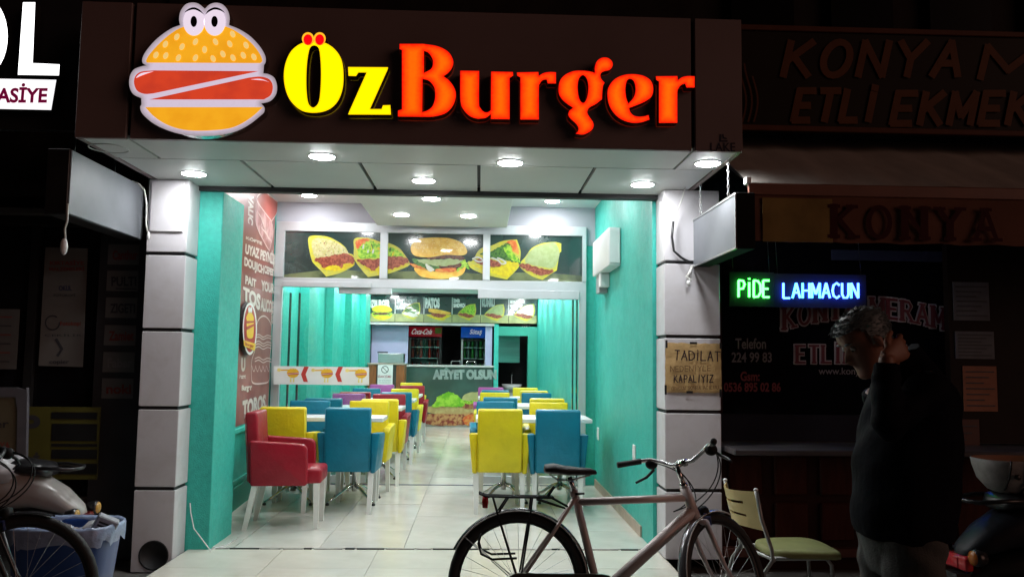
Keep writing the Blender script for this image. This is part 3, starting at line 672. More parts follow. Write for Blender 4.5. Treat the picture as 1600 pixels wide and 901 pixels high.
BG = [([(648,418),(680,424),(710,423),(727,416),(724,427),(712,433),(690,435.7),(668,434),(655,430)], bread_w, 0), ([(718,403),(729,409),(734,422),(725,417),(714,425),(716,413)], green, 1.2),
      ([(644,404),(660,407),(687,417),(668,421),(650,414)], green_d, 1.2), ([(690,411),(718,410),(719,417),(700,420),(688,418)], patty, .6), ([(640,411),(655,415),(666,421),(648,418)], tomato, .5),
      ([(652,405),(690,405),(722,403),(716,412),(690,415.5),(665,412)], cream_g, .8), ([(683,420),(711,418.5),(708,424.5),(683,424.5)], tomato, .3), ([(665,412),(679,421),(670,424)], mayo, .5),
      ([(668,401.5),(690,397),(715,397.5),(726,402.5),(722,406.5),(700,403.5),(672,405.5)], patty, .8), ([(642,386),(646,378),(655,373),(670,371.3),(690,371),(706,373),(721,379),(729,389),(729,396),(721,399),(700,398),(690,399),(668,402),(650,400),(643,394)], bread_w, 0)]
t = food('food_print', panels[1], ID, BG, d=.0015)
for k in range(90):
    a = rd.uniform(0, 2*PI); q_ = math.sqrt(rd.random()); x, y = 686+40*q_*math.cos(a), 385+12.5*q_*math.sin(a)
    t[0].poly(P3(ell2(x, y, .9, .55, 6, rd.uniform(-.8, .8)), PY-.0165-.00001*k), seed_m)
put(t)
S4 = [([(545,205),(620,172),(690,155),(785,147,1),(820,250),(815,350),(800,420),(690,532,1),(540,500),(450,475),(340,420),(315,360),(360,350),(430,240)], bread, 0), ([(340,385),(460,405),(700,365),(795,360),(780,420),(700,505),(540,470)], egg, 4),
      ([(690,170),(770,160),(805,280),(760,270),(690,215)], tomato, 4), ([(545,260),(650,200),(720,188),(745,280),(800,330),(818,378),(720,355),(640,340),(560,330),(430,290)], green_d, 8), ([(660,235),(720,200),(745,275),(800,335),(810,370),(720,330)], green, 8), ([(370,350),(460,330),(560,345),(640,375),(600,410),(460,390)], meat, 6)]
t = food('food_print', panels[2], TB, S4)
for pts in ([(360,335),(400,318),(440,330),(460,355),(420,362),(380,345)], [(545,325),(600,345),(640,382),(680,372),(650,345),(600,325)]):
    ribbon(t[0], [TBp for TBp in P3([TB(p) for p in smooth_loop(pts, 4, False)], PY-.016)], .016, mayo, (0,-1,0), 0)
put(t)
S5 = [([(815,378),(870,310),(930,230),(1030,185),(1150,172),(1212,187,1),(1212,265,1),(1195,290),(1170,445,1),(1030,535,1),(930,500),(830,430)], bread, 0), ([(870,325),(940,235),(1060,190),(1150,180),(1192,250),(1187,330),(1130,420),(1000,405),(882,378)], cream_g, 3), ([(808,388),(870,380),(1000,420),(1140,445),(1050,492),(960,480),(850,425)], meat, 7)]
put(food('food_print', panels[2], TB, S5))

# strip with burger figures standing on the glass
ban = thing('printed_strip', 'white strip with yellow pointing burger figures and red arrowheads across the glass', 'banner', at(500, 586, Y=9.08))
BYs = 9.075
m = MB(); m.poly([at(427.5, 600, Y=BYs), at(576.5, 601.5, Y=BYs), at(576.5, 573.5, Y=BYs), at(427.5, 571.5, Y=BYs)], white_pl, ext=(0,.006,0)); m.build('board', ban)
fig_y = pm('print_yellow', (.80,.46,.03), rough=.4, var=.1); fig_r = pm('print_red', (.52,.045,.035), rough=.4, var=.1); fig_p = pm('print_pale_yellow', (.82,.68,.22), rough=.4)
U8 = lambda p: (420+p[0]/6.957, 555+p[1]/6.957)
for dx, dy in ((0,0), (370,3), (740,6)):
    m = MB(); Q = lambda pts, lay: P3([U8((p[0]+dx, p[1]+dy)) for p in pts], BYs-.001*lay)
    m.poly(Q(ell2(262,190,66,52,20),1), fig_y); m.poly(Q([(205,192),(325,182),(328,205),(205,212)],2), fig_r); m.poly(Q([(200,200),(328,190),(328,194),(200,205)],3), white_pl)
    m.poly(Q([(130,152),(215,150),(215,165),(130,166)],1), fig_y); m.poly(Q(ell2(112,157,22,18,12),2), fig_p)
    for x in (240,272): m.poly(Q([(x-6,240),(x+6,240),(x+6,288),(x-12,290)],1), fig_p)
    for x in (252,276): m.poly(Q(ell2(x,135,9,12,10),1.5), white_pl)
    m.build('burger_figure', ban)
for dx in (0, 372):
    m = MB(); m.poly(P3([U8((p[0]+dx, p[1])) for p in [(385,120),(435,122),(400,205),(425,288),(378,285),(350,205)]], BYs-.001), fig_r); m.build('arrowhead', ban)

# ------------------------------------------------------------------ the far end: counter, menu board, kitchen
KY = 16.9
kdark = pm('kitchen_dark_wall', (.03,.032,.036), rough=.6, var=.2)
lilac = pm('lilac_panel', (.42,.42,.62), rough=.45, var=.04)
top_m = pm('pale_worktop', (.55,.57,.55), rough=.25, var=.08, scale=12)
cg = pm('counter_green_print', (.028,.07,.058), rough=.3, col2=(.045,.10,.082), scale=1.6, coat=.5)
cnt = thing('serving_counter', 'serving counter with a dark green printed front of lettuce and sandwich', 'counter', (-.7, KY, 0))
cx1 = at(770, 570, Y=KY).x; ct = at(700, 570, Y=KY).z; cb = at(700, 666, Y=KY).z
m = MB(); m.box(-2.19, cx1, KY, KY+.5, .0, ct-.045, pm('counter_body', (.35,.33,.29), rough=.5)); m.build('base', cnt)
m = MB(); m.box(-2.19, cx1+.03, KY-.04, KY+.55, ct-.04, ct, top_m, bev=.006); m.build('worktop', cnt)
m = MB(); m.box(-2.18, cx1-.002, KY-.012, KY-.002, max(.06, cb), ct-.05, cg); front = m.build('printed_front', cnt)
m = MB(); text_px(m, 'AFİYET OLSUN', pm('print_grey_letters', (.26,.33,.31), rough=.4, var=.25, scale=8), 676, 572.5, 776, 592.5, KY-.016, .075); m.build('lettering', front)
UC = lambda p: (600+p[0]/5.004, 500+p[1]/5.004)+tuple(p[2:])
cl_ = [([(330,680),(430,672),(720,690),(722,720),(600,735),(440,735),(335,715)], pm('print_bread_crust', (.50,.40,.16), rough=.4, col2=(.42,.30,.12), scale=9), 1.5),
       ([(305,745),(400,730),(560,735),(715,725),(715,800),(600,818),(420,822),(310,800)], pm('print_meat_and_onion', (.22,.035,.02), rough=.4, col2=(.50,.26,.10), scale=13), 3),
       ([(620,760),(680,735),(715,750),(715,800),(670,822),(630,810)], tomato, 3), ([(615,600),(660,568),(715,562),(760,575),(760,690),(620,680)], pm('print_pale_bun', (.45,.42,.18), rough=.4, col2=(.36,.36,.14), scale=9), 1),
       ([(610,650),(700,640),(760,650),(760,690),(630,690)], pm('print_meat', (.20,.04,.03), rough=.4, col2=(.36,.16,.06), scale=14), 3), ([(610,620),(660,630),(760,625),(760,655),(640,650)], green, 4),
       ([(375,675),(400,640),(420,595),(470,575),(510,560),(550,575),(590,600),(625,640),(620,672),(500,676)], pm('print_lettuce', (.14,.42,.01), rough=.4, col2=(.34,.62,.05), scale=11), 5)]
f = MB()
for k, (pts, mat, rg) in enumerate(cl_):
    f.poly(P3([UC(p) for p in rag(smooth_loop(pts, 4), rg, 2, k)], KY-.014-.0025*k), mat)
f.build('food_print', front)
m = MB(); m.box(at(625,560,Y=17.2).x-.62, at(637,560,Y=17.2).x, 17.2, 17.26, ct+.01, 2.03, lilac); m.build('lilac_screen', cnt)
tap = MB(); c0 = at(705, 563, Y=17.05); c0.z = ct
for dx in (0, .32): tap.tube([c0+Vector((dx,0,0)), c0+Vector((dx,0,.07)), c0+Vector((dx+.05,0,.08)), c0+Vector((dx+.18,0,.08)), c0+Vector((dx+.18,0,.02))], .008, chrome, 6)
tap.build('pan_rail', cnt)

menu = thing('menu_board', 'long dark green menu board with six food pictures and names above the counter', 'menu board', (-.5, KY, 2.05))
mz0, mz1 = at(700, 503.5, Y=KY-.04).z, at(700, 463, Y=KY-.04).z; mx = [at(x, 480, Y=KY-.04).x for x in (573.5, 617.5, 662.5, 706.5, 751, 795, 839)]
menu_tx = pm('menu_white_letters', (.82,.82,.80), rough=.4, var=.03); strip_g = pm('menu_table_strip', (.36,.38,.17), rough=.4, col2=(.26,.29,.13), scale=5)
mpix = [('burger', (581.5,500,612,476.5)), ('wrap', (628,499.5,657,472.5)), ('roll', (666,500.5,704,481.5)), ('pita', (715,500.5,744,474.5)), ('pita_meat', (757,501.5,788.5,475)), ('pita_white', (803.5,502,836,474.5))]
mtxt = [[('ÖZBURGER', 575,465.5,609.5,481)], [('KÖFTE PATATES', 619.5,465,652,474.5),('KAŞAR', 619.5,476,634,485)], [('PATOS', 664.5,465,687,481.5)], [('İZMİR', 708.5,465.5,719,472.5),('SANDWICH', 708.5,473.5,727,480.5)], [('KUMRU', 753,466.5,773,479.5)], [('BEYAZ PEYNİR', 797,467,820.5,473.5),('GARŞA TOST', 797,475,817,481.5)]]
MY = KY-.04
dim = pm('menu_dim_letters', (.34,.38,.37), rough=.4)
for i in range(6):
    m = MB(); m.box(mx[i]+.004, mx[i+1]-.004, MY, MY+.04, mz0, mz1, pr_bg)
    zz = at(700, 491, Y=MY).z; m.poly([(mx[i]+.005, MY-.002, mz0), (mx[i+1]-.005, MY-.002, mz0), (mx[i+1]-.005, MY-.002, zz), (mx[i]+.005, MY-.002, zz)], strip_g)
    if i: m.box(mx[i]-.006, mx[i]+.006, MY-.008, MY-.002, at(700, 491, Y=MY).z, mz1-.02, menu_tx)
    pn = m.build('menu_panel', menu)
    for s, a, b, c, d in mtxt[i]:
        m = MB(); text_px(m, s, dim if s in ('KÖFTE PATATES', 'KUMRU') else menu_tx, a, b, c, d, MY-.006, .075); m.build('lettering', pn)
    kind, (px0, py1, px1, py0) = mpix[i]; T = lambda p: (px0+(px1-px0)*p[0], py0+(py1-py0)*p[1])+tuple(p[2:])
    if kind == 'burger': Ls = [([(0,.55),(.5,.62),(1,.55),(.95,.82),(.5,1),(.1,.85)], egg, 0), ([(0,.5),(.5,.45),(1,.5),(.9,.72),(.5,.66),(.1,.72)], green, .6), ([(.1,.52),(.9,.5),(.85,.6),(.15,.62)], patty, .4), ([(0,.2),(.3,.02),(.75,.05),(1,.25),(.95,.42),(.5,.48),(.08,.42)], egg, 0)]
    elif kind == 'roll': Ls = [([(0,.55),(.3,.5),(1,.55),(.85,.8),(.65,1),(.3,.85)], egg, .6), ([(.2,.4),(.8,.5),(.7,.75),(.35,.7)], meat, .6), ([(.1,0,1),(.5,.1),(1,.35),(.9,.5),(.5,.42),(.12,.3)], bread_w, 0)]
    else:
        cm_ = {'wrap': green_d, 'pita': green, 'pita_meat': cream_g, 'pita_white': pm('picture_white_cheese', (.82,.80,.66), rough=.3, var=.06)}[kind]
        Ls = [([(0,.62),(.25,.3),(.6,.05),(.95,0,1),(1,.35),(.92,.72),(.62,1,1),(.2,.82)], bread, 0), ([(.12,.5),(.3,.3),(.6,.1),(.88,.06),(.93,.4),(.85,.66),(.4,.58)], cm_, .5), ([(0,.62),(.3,.55),(.85,.7),(.7,.82),(.35,.78)], mayo if kind == 'wrap' else meat, .5)]
    put(food('food_print', pn, T, [(p, q, .03 if r else 0) for p, q, r in Ls], Y=MY-.006, d=.002))
wallK = MB(); wallK.box(-2.21, 1.19, KY, KY+.1, mz1+.02, 2.66, teal2); wallK.build('bulkhead', shop)
bb = MB(); bb.box(at(613,455,Y=16.6).x, at(752,455,Y=16.6).x, 16.6, 16.82, mz1+.01, 2.655, pm('black_box_beam', (.012,.012,.02), rough=.3)); bb.build('box_beam', shop)
m = MB(); m.box(-2.2, cx1+.02, KY-.06, KY+.12, mz0-.06, mz0-.015, pm('pale_trim', (.5,.52,.5), rough=.4)); m.build('shelf_trim', menu)
m = MB(); m.box(cx1+.02, at(779,540,Y=KY).x, KY-.005, KY+.35, 0, mz0-.018, teal); m.build('door_post', shop)
m = MB(); m.box(at(825,540,Y=KY).x, 1.19, KY+.01, KY+.35, 0, mz0-.062, teal2); m.build('door_post', shop)
m = MB(); m.box(at(779,540,Y=KY).x, 1.19, KY+.02, KY+.1, mz0-.25, mz0-.064, teal2); m.build('door_head', shop)
m = MB()
for a in ((-2.5, 1.5, 20.0, 20.1, 0, 2.7), (-2.5, -2.2, 17.0, 20, 0, 2.7), (1.19, 1.5, 17.0, 20, 0, 2.7), (-2.5, 1.5, 17.1, 20.1, 2.66, 2.75), (-2.5, 1.5, 17.1, 20.1, -.1, -.005)): m.box(*a, kdark)
m.build('kitchen_wall', shop)
m = MB(); m.box(cx1-.16, cx1-.02, KY+.05, KY+.12, ct, mz0-.06, lilac, bev=.003); m.build('window_post', shop)
# mirror-like panel and basin seen through the side doorway
m = MB(); xa, xb = at(780,540,Y=17.9).x, at(812,540,Y=17.9).x; m.box(xa-.1, xb, 17.9, 17.93, at(790,566,Y=17.9).z, at(790,519,Y=17.9).z, pm('teal_glazed_panel', (0.14,0.55,0.47), rough=.2, var=.15, stretch=(.2,1,3), scale=4))  # teal reflected by the mirror is put into its base colour
tag(m.build('mirror_panel'), 'mirror-like panel with painted teal reflection in the dark side doorway beyond the counter', 'panel')
bs = thing('wash_basin', 'small white wash basin with tap in the dark side doorway', 'basin', at(800, 602, Y=17.8))
m = MB(); c = at(800, 600, Y=17.8); m.lathe([(.08,-.16),(.17,-.10),(.22,0),(.20,.0),(.13,-.07),(.02,-.09)], white_pl, c, 20); m.build('bowl', bs)
m = MB(); m.tube([c+Vector((0,.16,0)), c+Vector((0,.16,.2)), c+Vector((0,.10,.24)), c+Vector((0,.03,.2))], .012, chrome, 8); m.build('tap', bs)
m = MB(); m.box(c.x-.05, c.x+.05, c.y-.04, c.y+.06, 0, c.z-.14, white_pl, bev=.01); m.build('pedestal', bs)
vt = MB(); 
for i in range(3):
    for j in range(3):
        p = at(816.5+i*3.2, 511.5+j*4.2, Y=19.9); vt.box(p.x-.018, p.x+.018, 19.88, 19.9, p.z-.022, p.z+.022, pm('lit_window_pane', (.8,.8,.8), emis=1.4, ecol=(1,.93,.9)))
tag(vt.build('lit_window'), 'tiny lit lattice window deep in the dark side doorway', 'window')

fr_in = pm('grey_fridge_liner', (.10,.11,.11), rough=.4)
def fridge(x0, x1, y, ztop, hz, hmat, script, label, mirror=False):
    t = thing('drinks_fridge', label, 'fridge', ((x0+x1)/2, y, 0))
    m = MB(); 
    for a in ((x0, x0+.03, y+.02, y+.6, 0, ztop), (x1-.03, x1, y+.02, y+.6, 0, ztop), (x0+.031, x1-.031, y+.57, y+.6, 0, ztop), (x0+.031, x1-.031, y+.02, y+.569, 0, .28), (x0+.031, x1-.031, y+.02, y+.569, ztop-hz, ztop)): m.box(*a, fr_in)
    m.build('cabinet', t)
    m = MB(); m.box(x0, x1, y-.03, y+.018, ztop-hz, ztop-.005, hmat, bev=.008, seg=2); h = m.build('header', t)
    m = MB(); dx = x1-x0; hw = .72 if script == 'Coca-Cola' else .5
    text(m, script, pm('fridge_white_letters', (.85,.85,.85), emis=.25, ecol=(1,1,1)), (x0+dx*.06 if hw > .6 else x0+dx*.3, y-.034, ztop-hz*.78), (dx*hw*.86, 0, 0), (0, 0, hz*.56), .02, shear=.12); m.build('lettering', h)
    m = MB(); zt, zb_ = ztop-hz-.03, .25
    m.box(x0+.01, x0+.05, y-.02, y+.018, zb_, zt, steel); m.box(x1-.05, x1-.01, y-.02, y+.018, zb_, zt, black_pl); m.box(x0+.051, x1-.051, y-.02, y+.018, zt-.04, zt, black_pl); m.box(x0+.051, x1-.051, y-.02, y+.018, zb_, zb_+.05, black_pl); d = m.build('door', t)
    m = MB(); m.box(x0+.05, x1-.05, y+.002, y+.006, zb_+.05, zt-.04, clear); m.build('pane', d)
    m = MB(); m.tube([(x1-.08, y-.05, 1.0), (x1-.08, y-.05, 1.5)], .012, steel, 6); m.build('handle', d)
    return t
def bottles(t, x0, x1, y, z, n, cols):
    m = MB()
    m.box(x0+.02, x1-.02, y+.05, y+.4, z-.015, z, steel)
    m.build('shelf', t)
    for i in range(n):
        x = x0+.08+(x1-x0-.16)*i/(n-1); m = MB(); m.lathe([(.03,0),(.033,.02),(.033,.14),(.028,.17),(.012,.21),(.012,.24),(.013,.26)], cols[i % len(cols)], (x, y+.1, z), 8); m.build('bottle', t)
fx0, fx1 = at(638.5,540,Y=18.3).x, at(690,540,Y=18.3).x
red_h = pm('red_fridge_header', (.52,.008,.025), rough=.3, emis=.12, ecol=(.6,.01,.03)); blue_h = pm('blue_fridge_header', (.01,.10,.55), rough=.3, emis=.22, ecol=(.01,.12,.7))
f1 = fridge(fx0, fx1, 18.3, at(660,510,Y=18.3).z, .22, red_h, 'Coca-Cola', 'tall drinks fridge with red header and white script behind the counter')
m = MB(); a = at(680,511,Y=18.26); b = at(690,521,Y=18.26); m.box(a.x, b.x-.0, 18.24, 18.268, b.z, a.z-.012, pm('green_sticker', (.25,.42,.05), rough=.4)); m.build('green_sticker', f1)
cola = pm('cola_bottle', (.55,.04,.03), rough=.25, var=.3)
for z in (1.62, 1.38, 1.02): bottles(f1, fx0, fx1, 18.33, z, 7, [cola, pm('dark_bottle', (.05,.02,.02), rough=.2)])
fx0, fx1 = at(720,540,Y=18.3).x, at(763,540,Y=18.3).x
f2 = fridge(fx0, fx1, 18.3, at(740,510.5,Y=18.3).z, .24, blue_h, 'Sütaş', 'tall drinks fridge with bright blue header behind the counter')
for z in (1.62, 1.38, 1.02): bottles(f2, fx0, fx1, 18.33, z, 6, [pm('green_bottle', (.08,.32,.06), rough=.25), pm('grey_bottle', (.25,.30,.28), rough=.25)])

# wooden stand with no-smoking notice, steel box on it
wood_o = pm('orange_brown_wood', (.26,.085,.025), rough=.4, var=.2, scale=5, stretch=(6,6,1)); SY = 15.7
sx0, sx1 = at(575,590,Y=SY).x, at(631.5,590,Y=SY).x; sz = at(600,567,Y=SY).z
st = thing('wooden_stand', 'orange brown wooden stand with white notice in front of the counter', 'stand', ((sx0+sx1)/2, SY, 0))
for a, b in ((sx0, sx0+.15), (sx1-.15, sx1)): m = MB(); m.box(a, b, SY, SY+.45, 0, sz-.03, wood_o, bev=.004); m.build('side_board', st)
m = MB(); m.box(sx0+.151, sx1-.151, SY+.03, SY+.42, 0, sz-.032, pm('dark_recess', (.05,.06,.055), rough=.6)); m.build('back_board', st)
m = MB(); m.box(sx0-.02, sx1+.02, SY-.02, SY+.47, sz-.029, sz, pm('pale_top_board', (.40,.34,.28), rough=.4), bev=.004); m.build('top', st)
nt_ = thing('no_smoking_notice', 'white notice with black no smoking circle on the wooden stand', 'notice', at(601, 583, Y=SY-.02))
m = MB(); a = at(589.5, 604, Y=SY-.015); b = at(614, 569.5, Y=SY-.015); m.box(a.x, b.x, SY-.015, SY-.008, a.z-.1, b.z, white_pl); m.build('sheet', nt_)
m = MB(); ib = pm('black_ink', (.02,.02,.02), rough=.5); c = at(601.5, 577, Y=SY-.018); ribbon(m, [c+Vector((.062*math.cos(t), 0, .062*math.sin(t))) for t in [2*PI*i/24 for i in range(25)]], .012, ib, (0,-1,0), 0); ribbon(m, [c+Vector((-.045,-.001,.045)), c+Vector((.045,-.001,-.045))], .010, ib, (0,-1,0), 0); m.build('no_smoking_sign', nt_)
m = MB(); text_px(m, 'SİGARA İÇİLMEZ', pm('red_ink', (.35,.03,.06), rough=.5), 590.5, 585, 611.5, 590.5, SY-.018, .02); text_px(m, '4207 SAYILI KANUN', pm('grey_ink', (.25,.33,.33), rough=.5), 591.5, 593, 611, 595, SY-.018, .0); text_px(m, 'GEREĞİNCE CEZA', MATS['grey_ink'], 591.5, 596, 611, 598, SY-.018, .0); m.build('lettering', nt_)
m = MB(); a = at(591, 566, Y=SY+.1); b = at(631, 552, Y=SY+.1); m.box(a.x, b.x, SY+.05, SY+.4, sz+.002, b.z, steel, bev=.01)
sb_ = thing('steel_warmer', 'brushed steel box with open lid on the wooden stand', 'food warmer', (0, SY+.1, sz)); sb_.location.x = (a.x+b.x)/2; m.build('body', sb_)
m = MB(); m.box(a.x-.02, b.x-.3, SY+.1, SY+.12, b.z+.003, b.z+.03, black_pl, M=None); m.build('lid', sb_)

# ------------------------------------------------------------------ armchairs and tables
def leather(n, c): return pm(n, c, rough=.38, var=.09, scale=4, bump=.3, bscale=26, spec=.45, grime=.12, gscale=5, orand=.05)
LEA = {'yellow': leather('yellow_leatherette', (.70,.57,.008)), 'blue': leather('blue_leatherette', (.0,.17,.27)), 'red': leather('red_leatherette', (.30,.004,.018)), 'purple': leather('purple_leatherette', (.36,.075,.30))}
CH = {}; CJ = random.Random(31)
def armchair_proto(col):
    mat = LEA[col]; t = thing('armchair', col, 'armchair', (0,0,0), 'leatherette armchairs round the tables')
    Rb = Matrix.Translation((0, -.21, .36)) @ Matrix.Rotation(math.radians(4.5), 4, 'X')
    m = MB(); m.box(-.2, .2, -.05, .045, .0, .56, mat, bev=.018, seg=3, M=Rb)
    m.build('backrest', t)
    for x in (-.195, .195): m = MB(); m.tube([Rb @ Vector((x, -.052, .02)), Rb @ Vector((x, -.052, .55))], .0035, mat, 5); m.build('seam', t)
    m = MB(); m.box(-.198, .198, -.16, .31, .355, .475, mat, bev=.025, seg=3); m.build('seat', t)
    for s in (-1, 1):
        pr = [(-.235,.345,1),(.195,.345,1),(.205,.40),(.20,.60),(.185,.655),(.13,.675),(-.10,.69),(-.245,.70,1)]
        pr = smooth_loop(pr, 4); b = bmesh.new(); vs = [b.verts.new((s*.2005, p.x, p.y)) for p in pr]; f = b.faces.new(vs)
        r_ = bmesh.ops.extrude_face_region(b, geom=[f]); 
        for v in r_['geom']:
            if isinstance(v, bmesh.types.BMVert): v.co.x += s*(.042+.095*(v.co.z-.345))
        bmesh.ops.recalc_face_normals(b, faces=b.faces); bmesh.ops.bevel(b, geom=[e for e in b.edges if len(e.link_faces) == 2 and e.calc_face_angle(0) > 1.2], offset=.014, segments=3, profile=.5, affect='EDGES')
        m = MB(); m.bm(b, mat, True); m.build('armrest', t)
    for s in (-1, 1):
        for yb, yt, yf in ((-.22, -.20, -.275), (.27, .27, .275)):
            m = MB(); a, c = .023, .017; x = s*.205 if yb < 0 else s*.17
            m.hexa([(x-c, yf-c, 0), (x+c, yf-c, 0), (x+c, yf+c, 0), (x-c, yf+c, 0)], [(x-a, yt-a, .36), (x+a, yt-a, .36), (x+a, yt+a, .36), (x-a, yt+a, .36)], white_lq)
            m.build('leg', t)
    return t
def armchair(col, x, y, face, label, jit=0):
    if col not in CH: CH[col] = armchair_proto(col); o = CH[col]
    else: o = copy_tree(CH[col])
    tag(o, label, 'armchair', 'leatherette armchairs round the tables'); o.location = (x, y, 0); o.rotation_euler = (0, 0, face+jit+CJ.uniform(-.03, .03)); return o
F_, B__, = 0.0, PI
CHAIRS = [
 ('yellow', .205, 7.76, F_, 'yellow armchair seen from behind, nearest one right of the open aisle', .01), ('blue', .725, 7.74, F_, 'blue armchair seen from behind at the nearest table beside the teal right wall', -.01),
 ('blue', .19, 8.66, B__, 'blue armchair directly behind the nearest yellow chair right of the aisle', .02), ('yellow', .735, 8.50, B__, 'yellow armchair directly behind the nearest blue chair by the right wall', -.02),
 ('blue', .265, 10.05, F_, 'blue armchair in the second right table row, peeking over another blue back', .0), ('yellow', .80, 9.90, F_, 'second yellow armchair back along the right wall, slightly higher behind the first', .0),
 ('yellow', .22, 11.0, B__, 'yellow armchair of the second right table, just before the far purple one', .0), ('blue', .79, 11.05, B__, 'blue armchair near the right wall with a yellow back peeking over it', .0),
 ('blue', .25, 12.3, F_, 'blue armchair mostly hidden behind a yellow back, third right table', .0), ('yellow', .80, 12.3, F_, 'yellow armchair mostly hidden behind a blue back, third right table', .0),
 ('purple', .20, 13.0, B__, 'purple armchair at the far end of the right row', .0), ('yellow', .74, 13.0, B__, 'farthest yellow armchair by the right wall', .0),
 ('red', -1.56, 6.98, -PI/2, 'red armchair in side view, nearest of all, turned towards the aisle', .05),
 ('yellow', -1.725, 7.76, F_, 'yellow armchair behind the red one, seen from behind beside the mural', .02), ('blue', -1.14, 7.74, F_, 'blue armchair seen from behind, right of the red chair', -.015),
 ('blue', -1.715, 8.44, B__, 'blue armchair facing the street across the nearest left table, under the mural', .0), ('yellow', -1.125, 8.46, B__, 'yellow armchair just behind the nearest blue back left of the aisle', .0),
 ('blue', -1.665, 9.42, F_, 'blue armchair back to back with another blue one beside the glass', .0), ('yellow', -1.065, 9.35, F_, 'yellow armchair with its tall back and armrest facing the aisle, second left table', .0),
 ('purple', -1.60, 10.2, B__, 'pale purple armchair of the left row in front of a red back', .0), ('red', -1.10, 10.15, B__, 'red armchair of the left row between a yellow and a blue back', .0),
 ('red', -1.59, 11.2, F_, 'red armchair behind the pale purple one in the left row', .0), ('blue', -1.06, 11.2, F_, 'blue armchair in the left row with its armrest on the aisle', .0),
 ('blue', -1.62, 12.05, B__, 'farther blue armchair of the left row near the wooden stand', .0), ('yellow', -1.07, 12.0, B__, 'yellow armchair on the aisle before the farthest red one', .0),
 ('purple', -1.62, 13.9, B__, 'purple armchair at the far left, in front of the wooden stand', .0), ('red', -1.08, 13.55, B__, 'farthest red armchair on the aisle, near the printed counter', .0),
 ('yellow', -1.22, 15.1, B__, 'farthest yellow armchair, just showing beside the wooden stand', .0)]
for c in CHAIRS: armchair(c[0], c[1], c[2], c[3], c[4], c[5])
TB0 = None
def cafe_table(x0, x1, y0, y1, label):
    t = thing('cafe_table', label, 'table', ((x0+x1)/2, (y0+y1)/2, 0), 'white cafe tables')
    m = MB(); m.box(x0, x1, y0, y1, .765, .803, table_m, bev=.004); m.build('table_top', t)
    for x in (x0+.28, x1-.28):
        m = MB(); yc = (y0+y1)/2; m.tube([(x, yc, .10), (x, yc, .764)], .026, chrome, 12); m.box(x-.1, x+.1, yc-.1, yc+.1, .752, .7645, black_pl); m.build('column', t)
        m = MB()
        for a in range(4):
            an = a*PI/2+PI/4; d = Vector((math.cos(an), math.sin(an), 0)); p = Vector((x, yc, 0))
            m.tube([p+Vector((0,0,.16)), p+d*.10+Vector((0,0,.13)), p+d*.22+Vector((0,0,.06)), p+d*.30+Vector((0,0,.025))], [.018,.016,.014,.012], chrome, 8); m.lathe([(.016,0),(.018,.012),(.010,.024)], black_pl, p+d*.30, 10)
        m.build('foot', t)
cafe_table(-.02, 1.09, 7.95, 8.55, 'white table between the nearest yellow and blue chairs, its corner by the right wall')
cafe_table(-.01, 1.08, 10.15, 10.85, 'white table in the middle of the right row of chairs')
cafe_table(.0, 1.08, 12.35, 12.85, 'farthest white table of the right row')
cafe_table(-2.02, -.885, 7.90, 8.30, 'white table behind the nearest blue chair left of the aisle')
cafe_table(-1.98, -.86, 9.55, 10.05, 'white table between the yellow aisle chair and the red chair of the left row')
cafe_table(-1.97, -.86, 11.35, 11.9, 'white table between the blue aisle chair and the yellow chair of the left row')
cafe_table(-1.97, -.88, 12.75, 13.4, 'farthest white table of the left row, before the red chair')

# ------------------------------------------------------------------ fittings on the right wall
def atR(x, y, off=0.): return at(x, y, X=1.285-off)
eb = thing('electric_box', 'white electric meter box with hinged cover on the teal right wall', 'electric box', atR(955, 400))
a = atR(970, 366); b = atR(943, 428); m = MB(); m.box(1.172, 1.284, a.y, b.y, atR(956,424).z, atR(956,368).z, white_pl, bev=.008, seg=2); m.build('case', eb)
m = MB(); m.box(1.18, 1.276, a.y-.012, a.y-.001, atR(956,420).z, atR(956,371).z, white_pl, bev=.003); m.build('cover', eb)
zc = atR(956,424).z; m = MB(); m.box(1.195, 1.284, b.y-.30, b.y-.10, zc-.19, zc-.002, pm('grey_meter', (.3,.3,.3), rough=.4), bev=.006); m.box(1.19, 1.284, b.y-.42, b.y-.31, zc-.14, zc-.002, white_pl, bev=.006); m.build('meter', eb)
for (x, y), lb in (((992,707), 'white wall socket low on the teal right wall nearest the street'), ((935.5,677), 'white wall socket low on the teal right wall by the partition')):
    t = thing('wall_socket', lb, 'socket', atR(x, y), 'sockets on the right wall'); c = atR(x, y)
    m = MB(); m.box(1.272, 1.2848, c.y-.045, c.y+.045, c.z-.065, c.z+.065, white_pl, bev=.004); m.build('plate', t)
    m = MB(); m.box(1.268, 1.2718, c.y-.025, c.y+.025, c.z-.035, c.z+.03, rim_m, bev=.002); m.build('insert', t)
m = MB(); p = [at(297,785,Y=6.085), at(298,800,Y=6.08), at(303,825,Y=6.07), at(316,842,Y=6.05), at(330,850,Y=6.03)]; p[-1].z = .004; p += [Vector((-1.87,6.08,.004)), Vector((-1.80,6.2,.004)), Vector((-1.79,6.45,.004))]
m.tube(p, .004, white_pl, 6); tag(m.build('loose_cable'), 'thin pale loose cable hanging down the teal pier to the floor', 'cable')

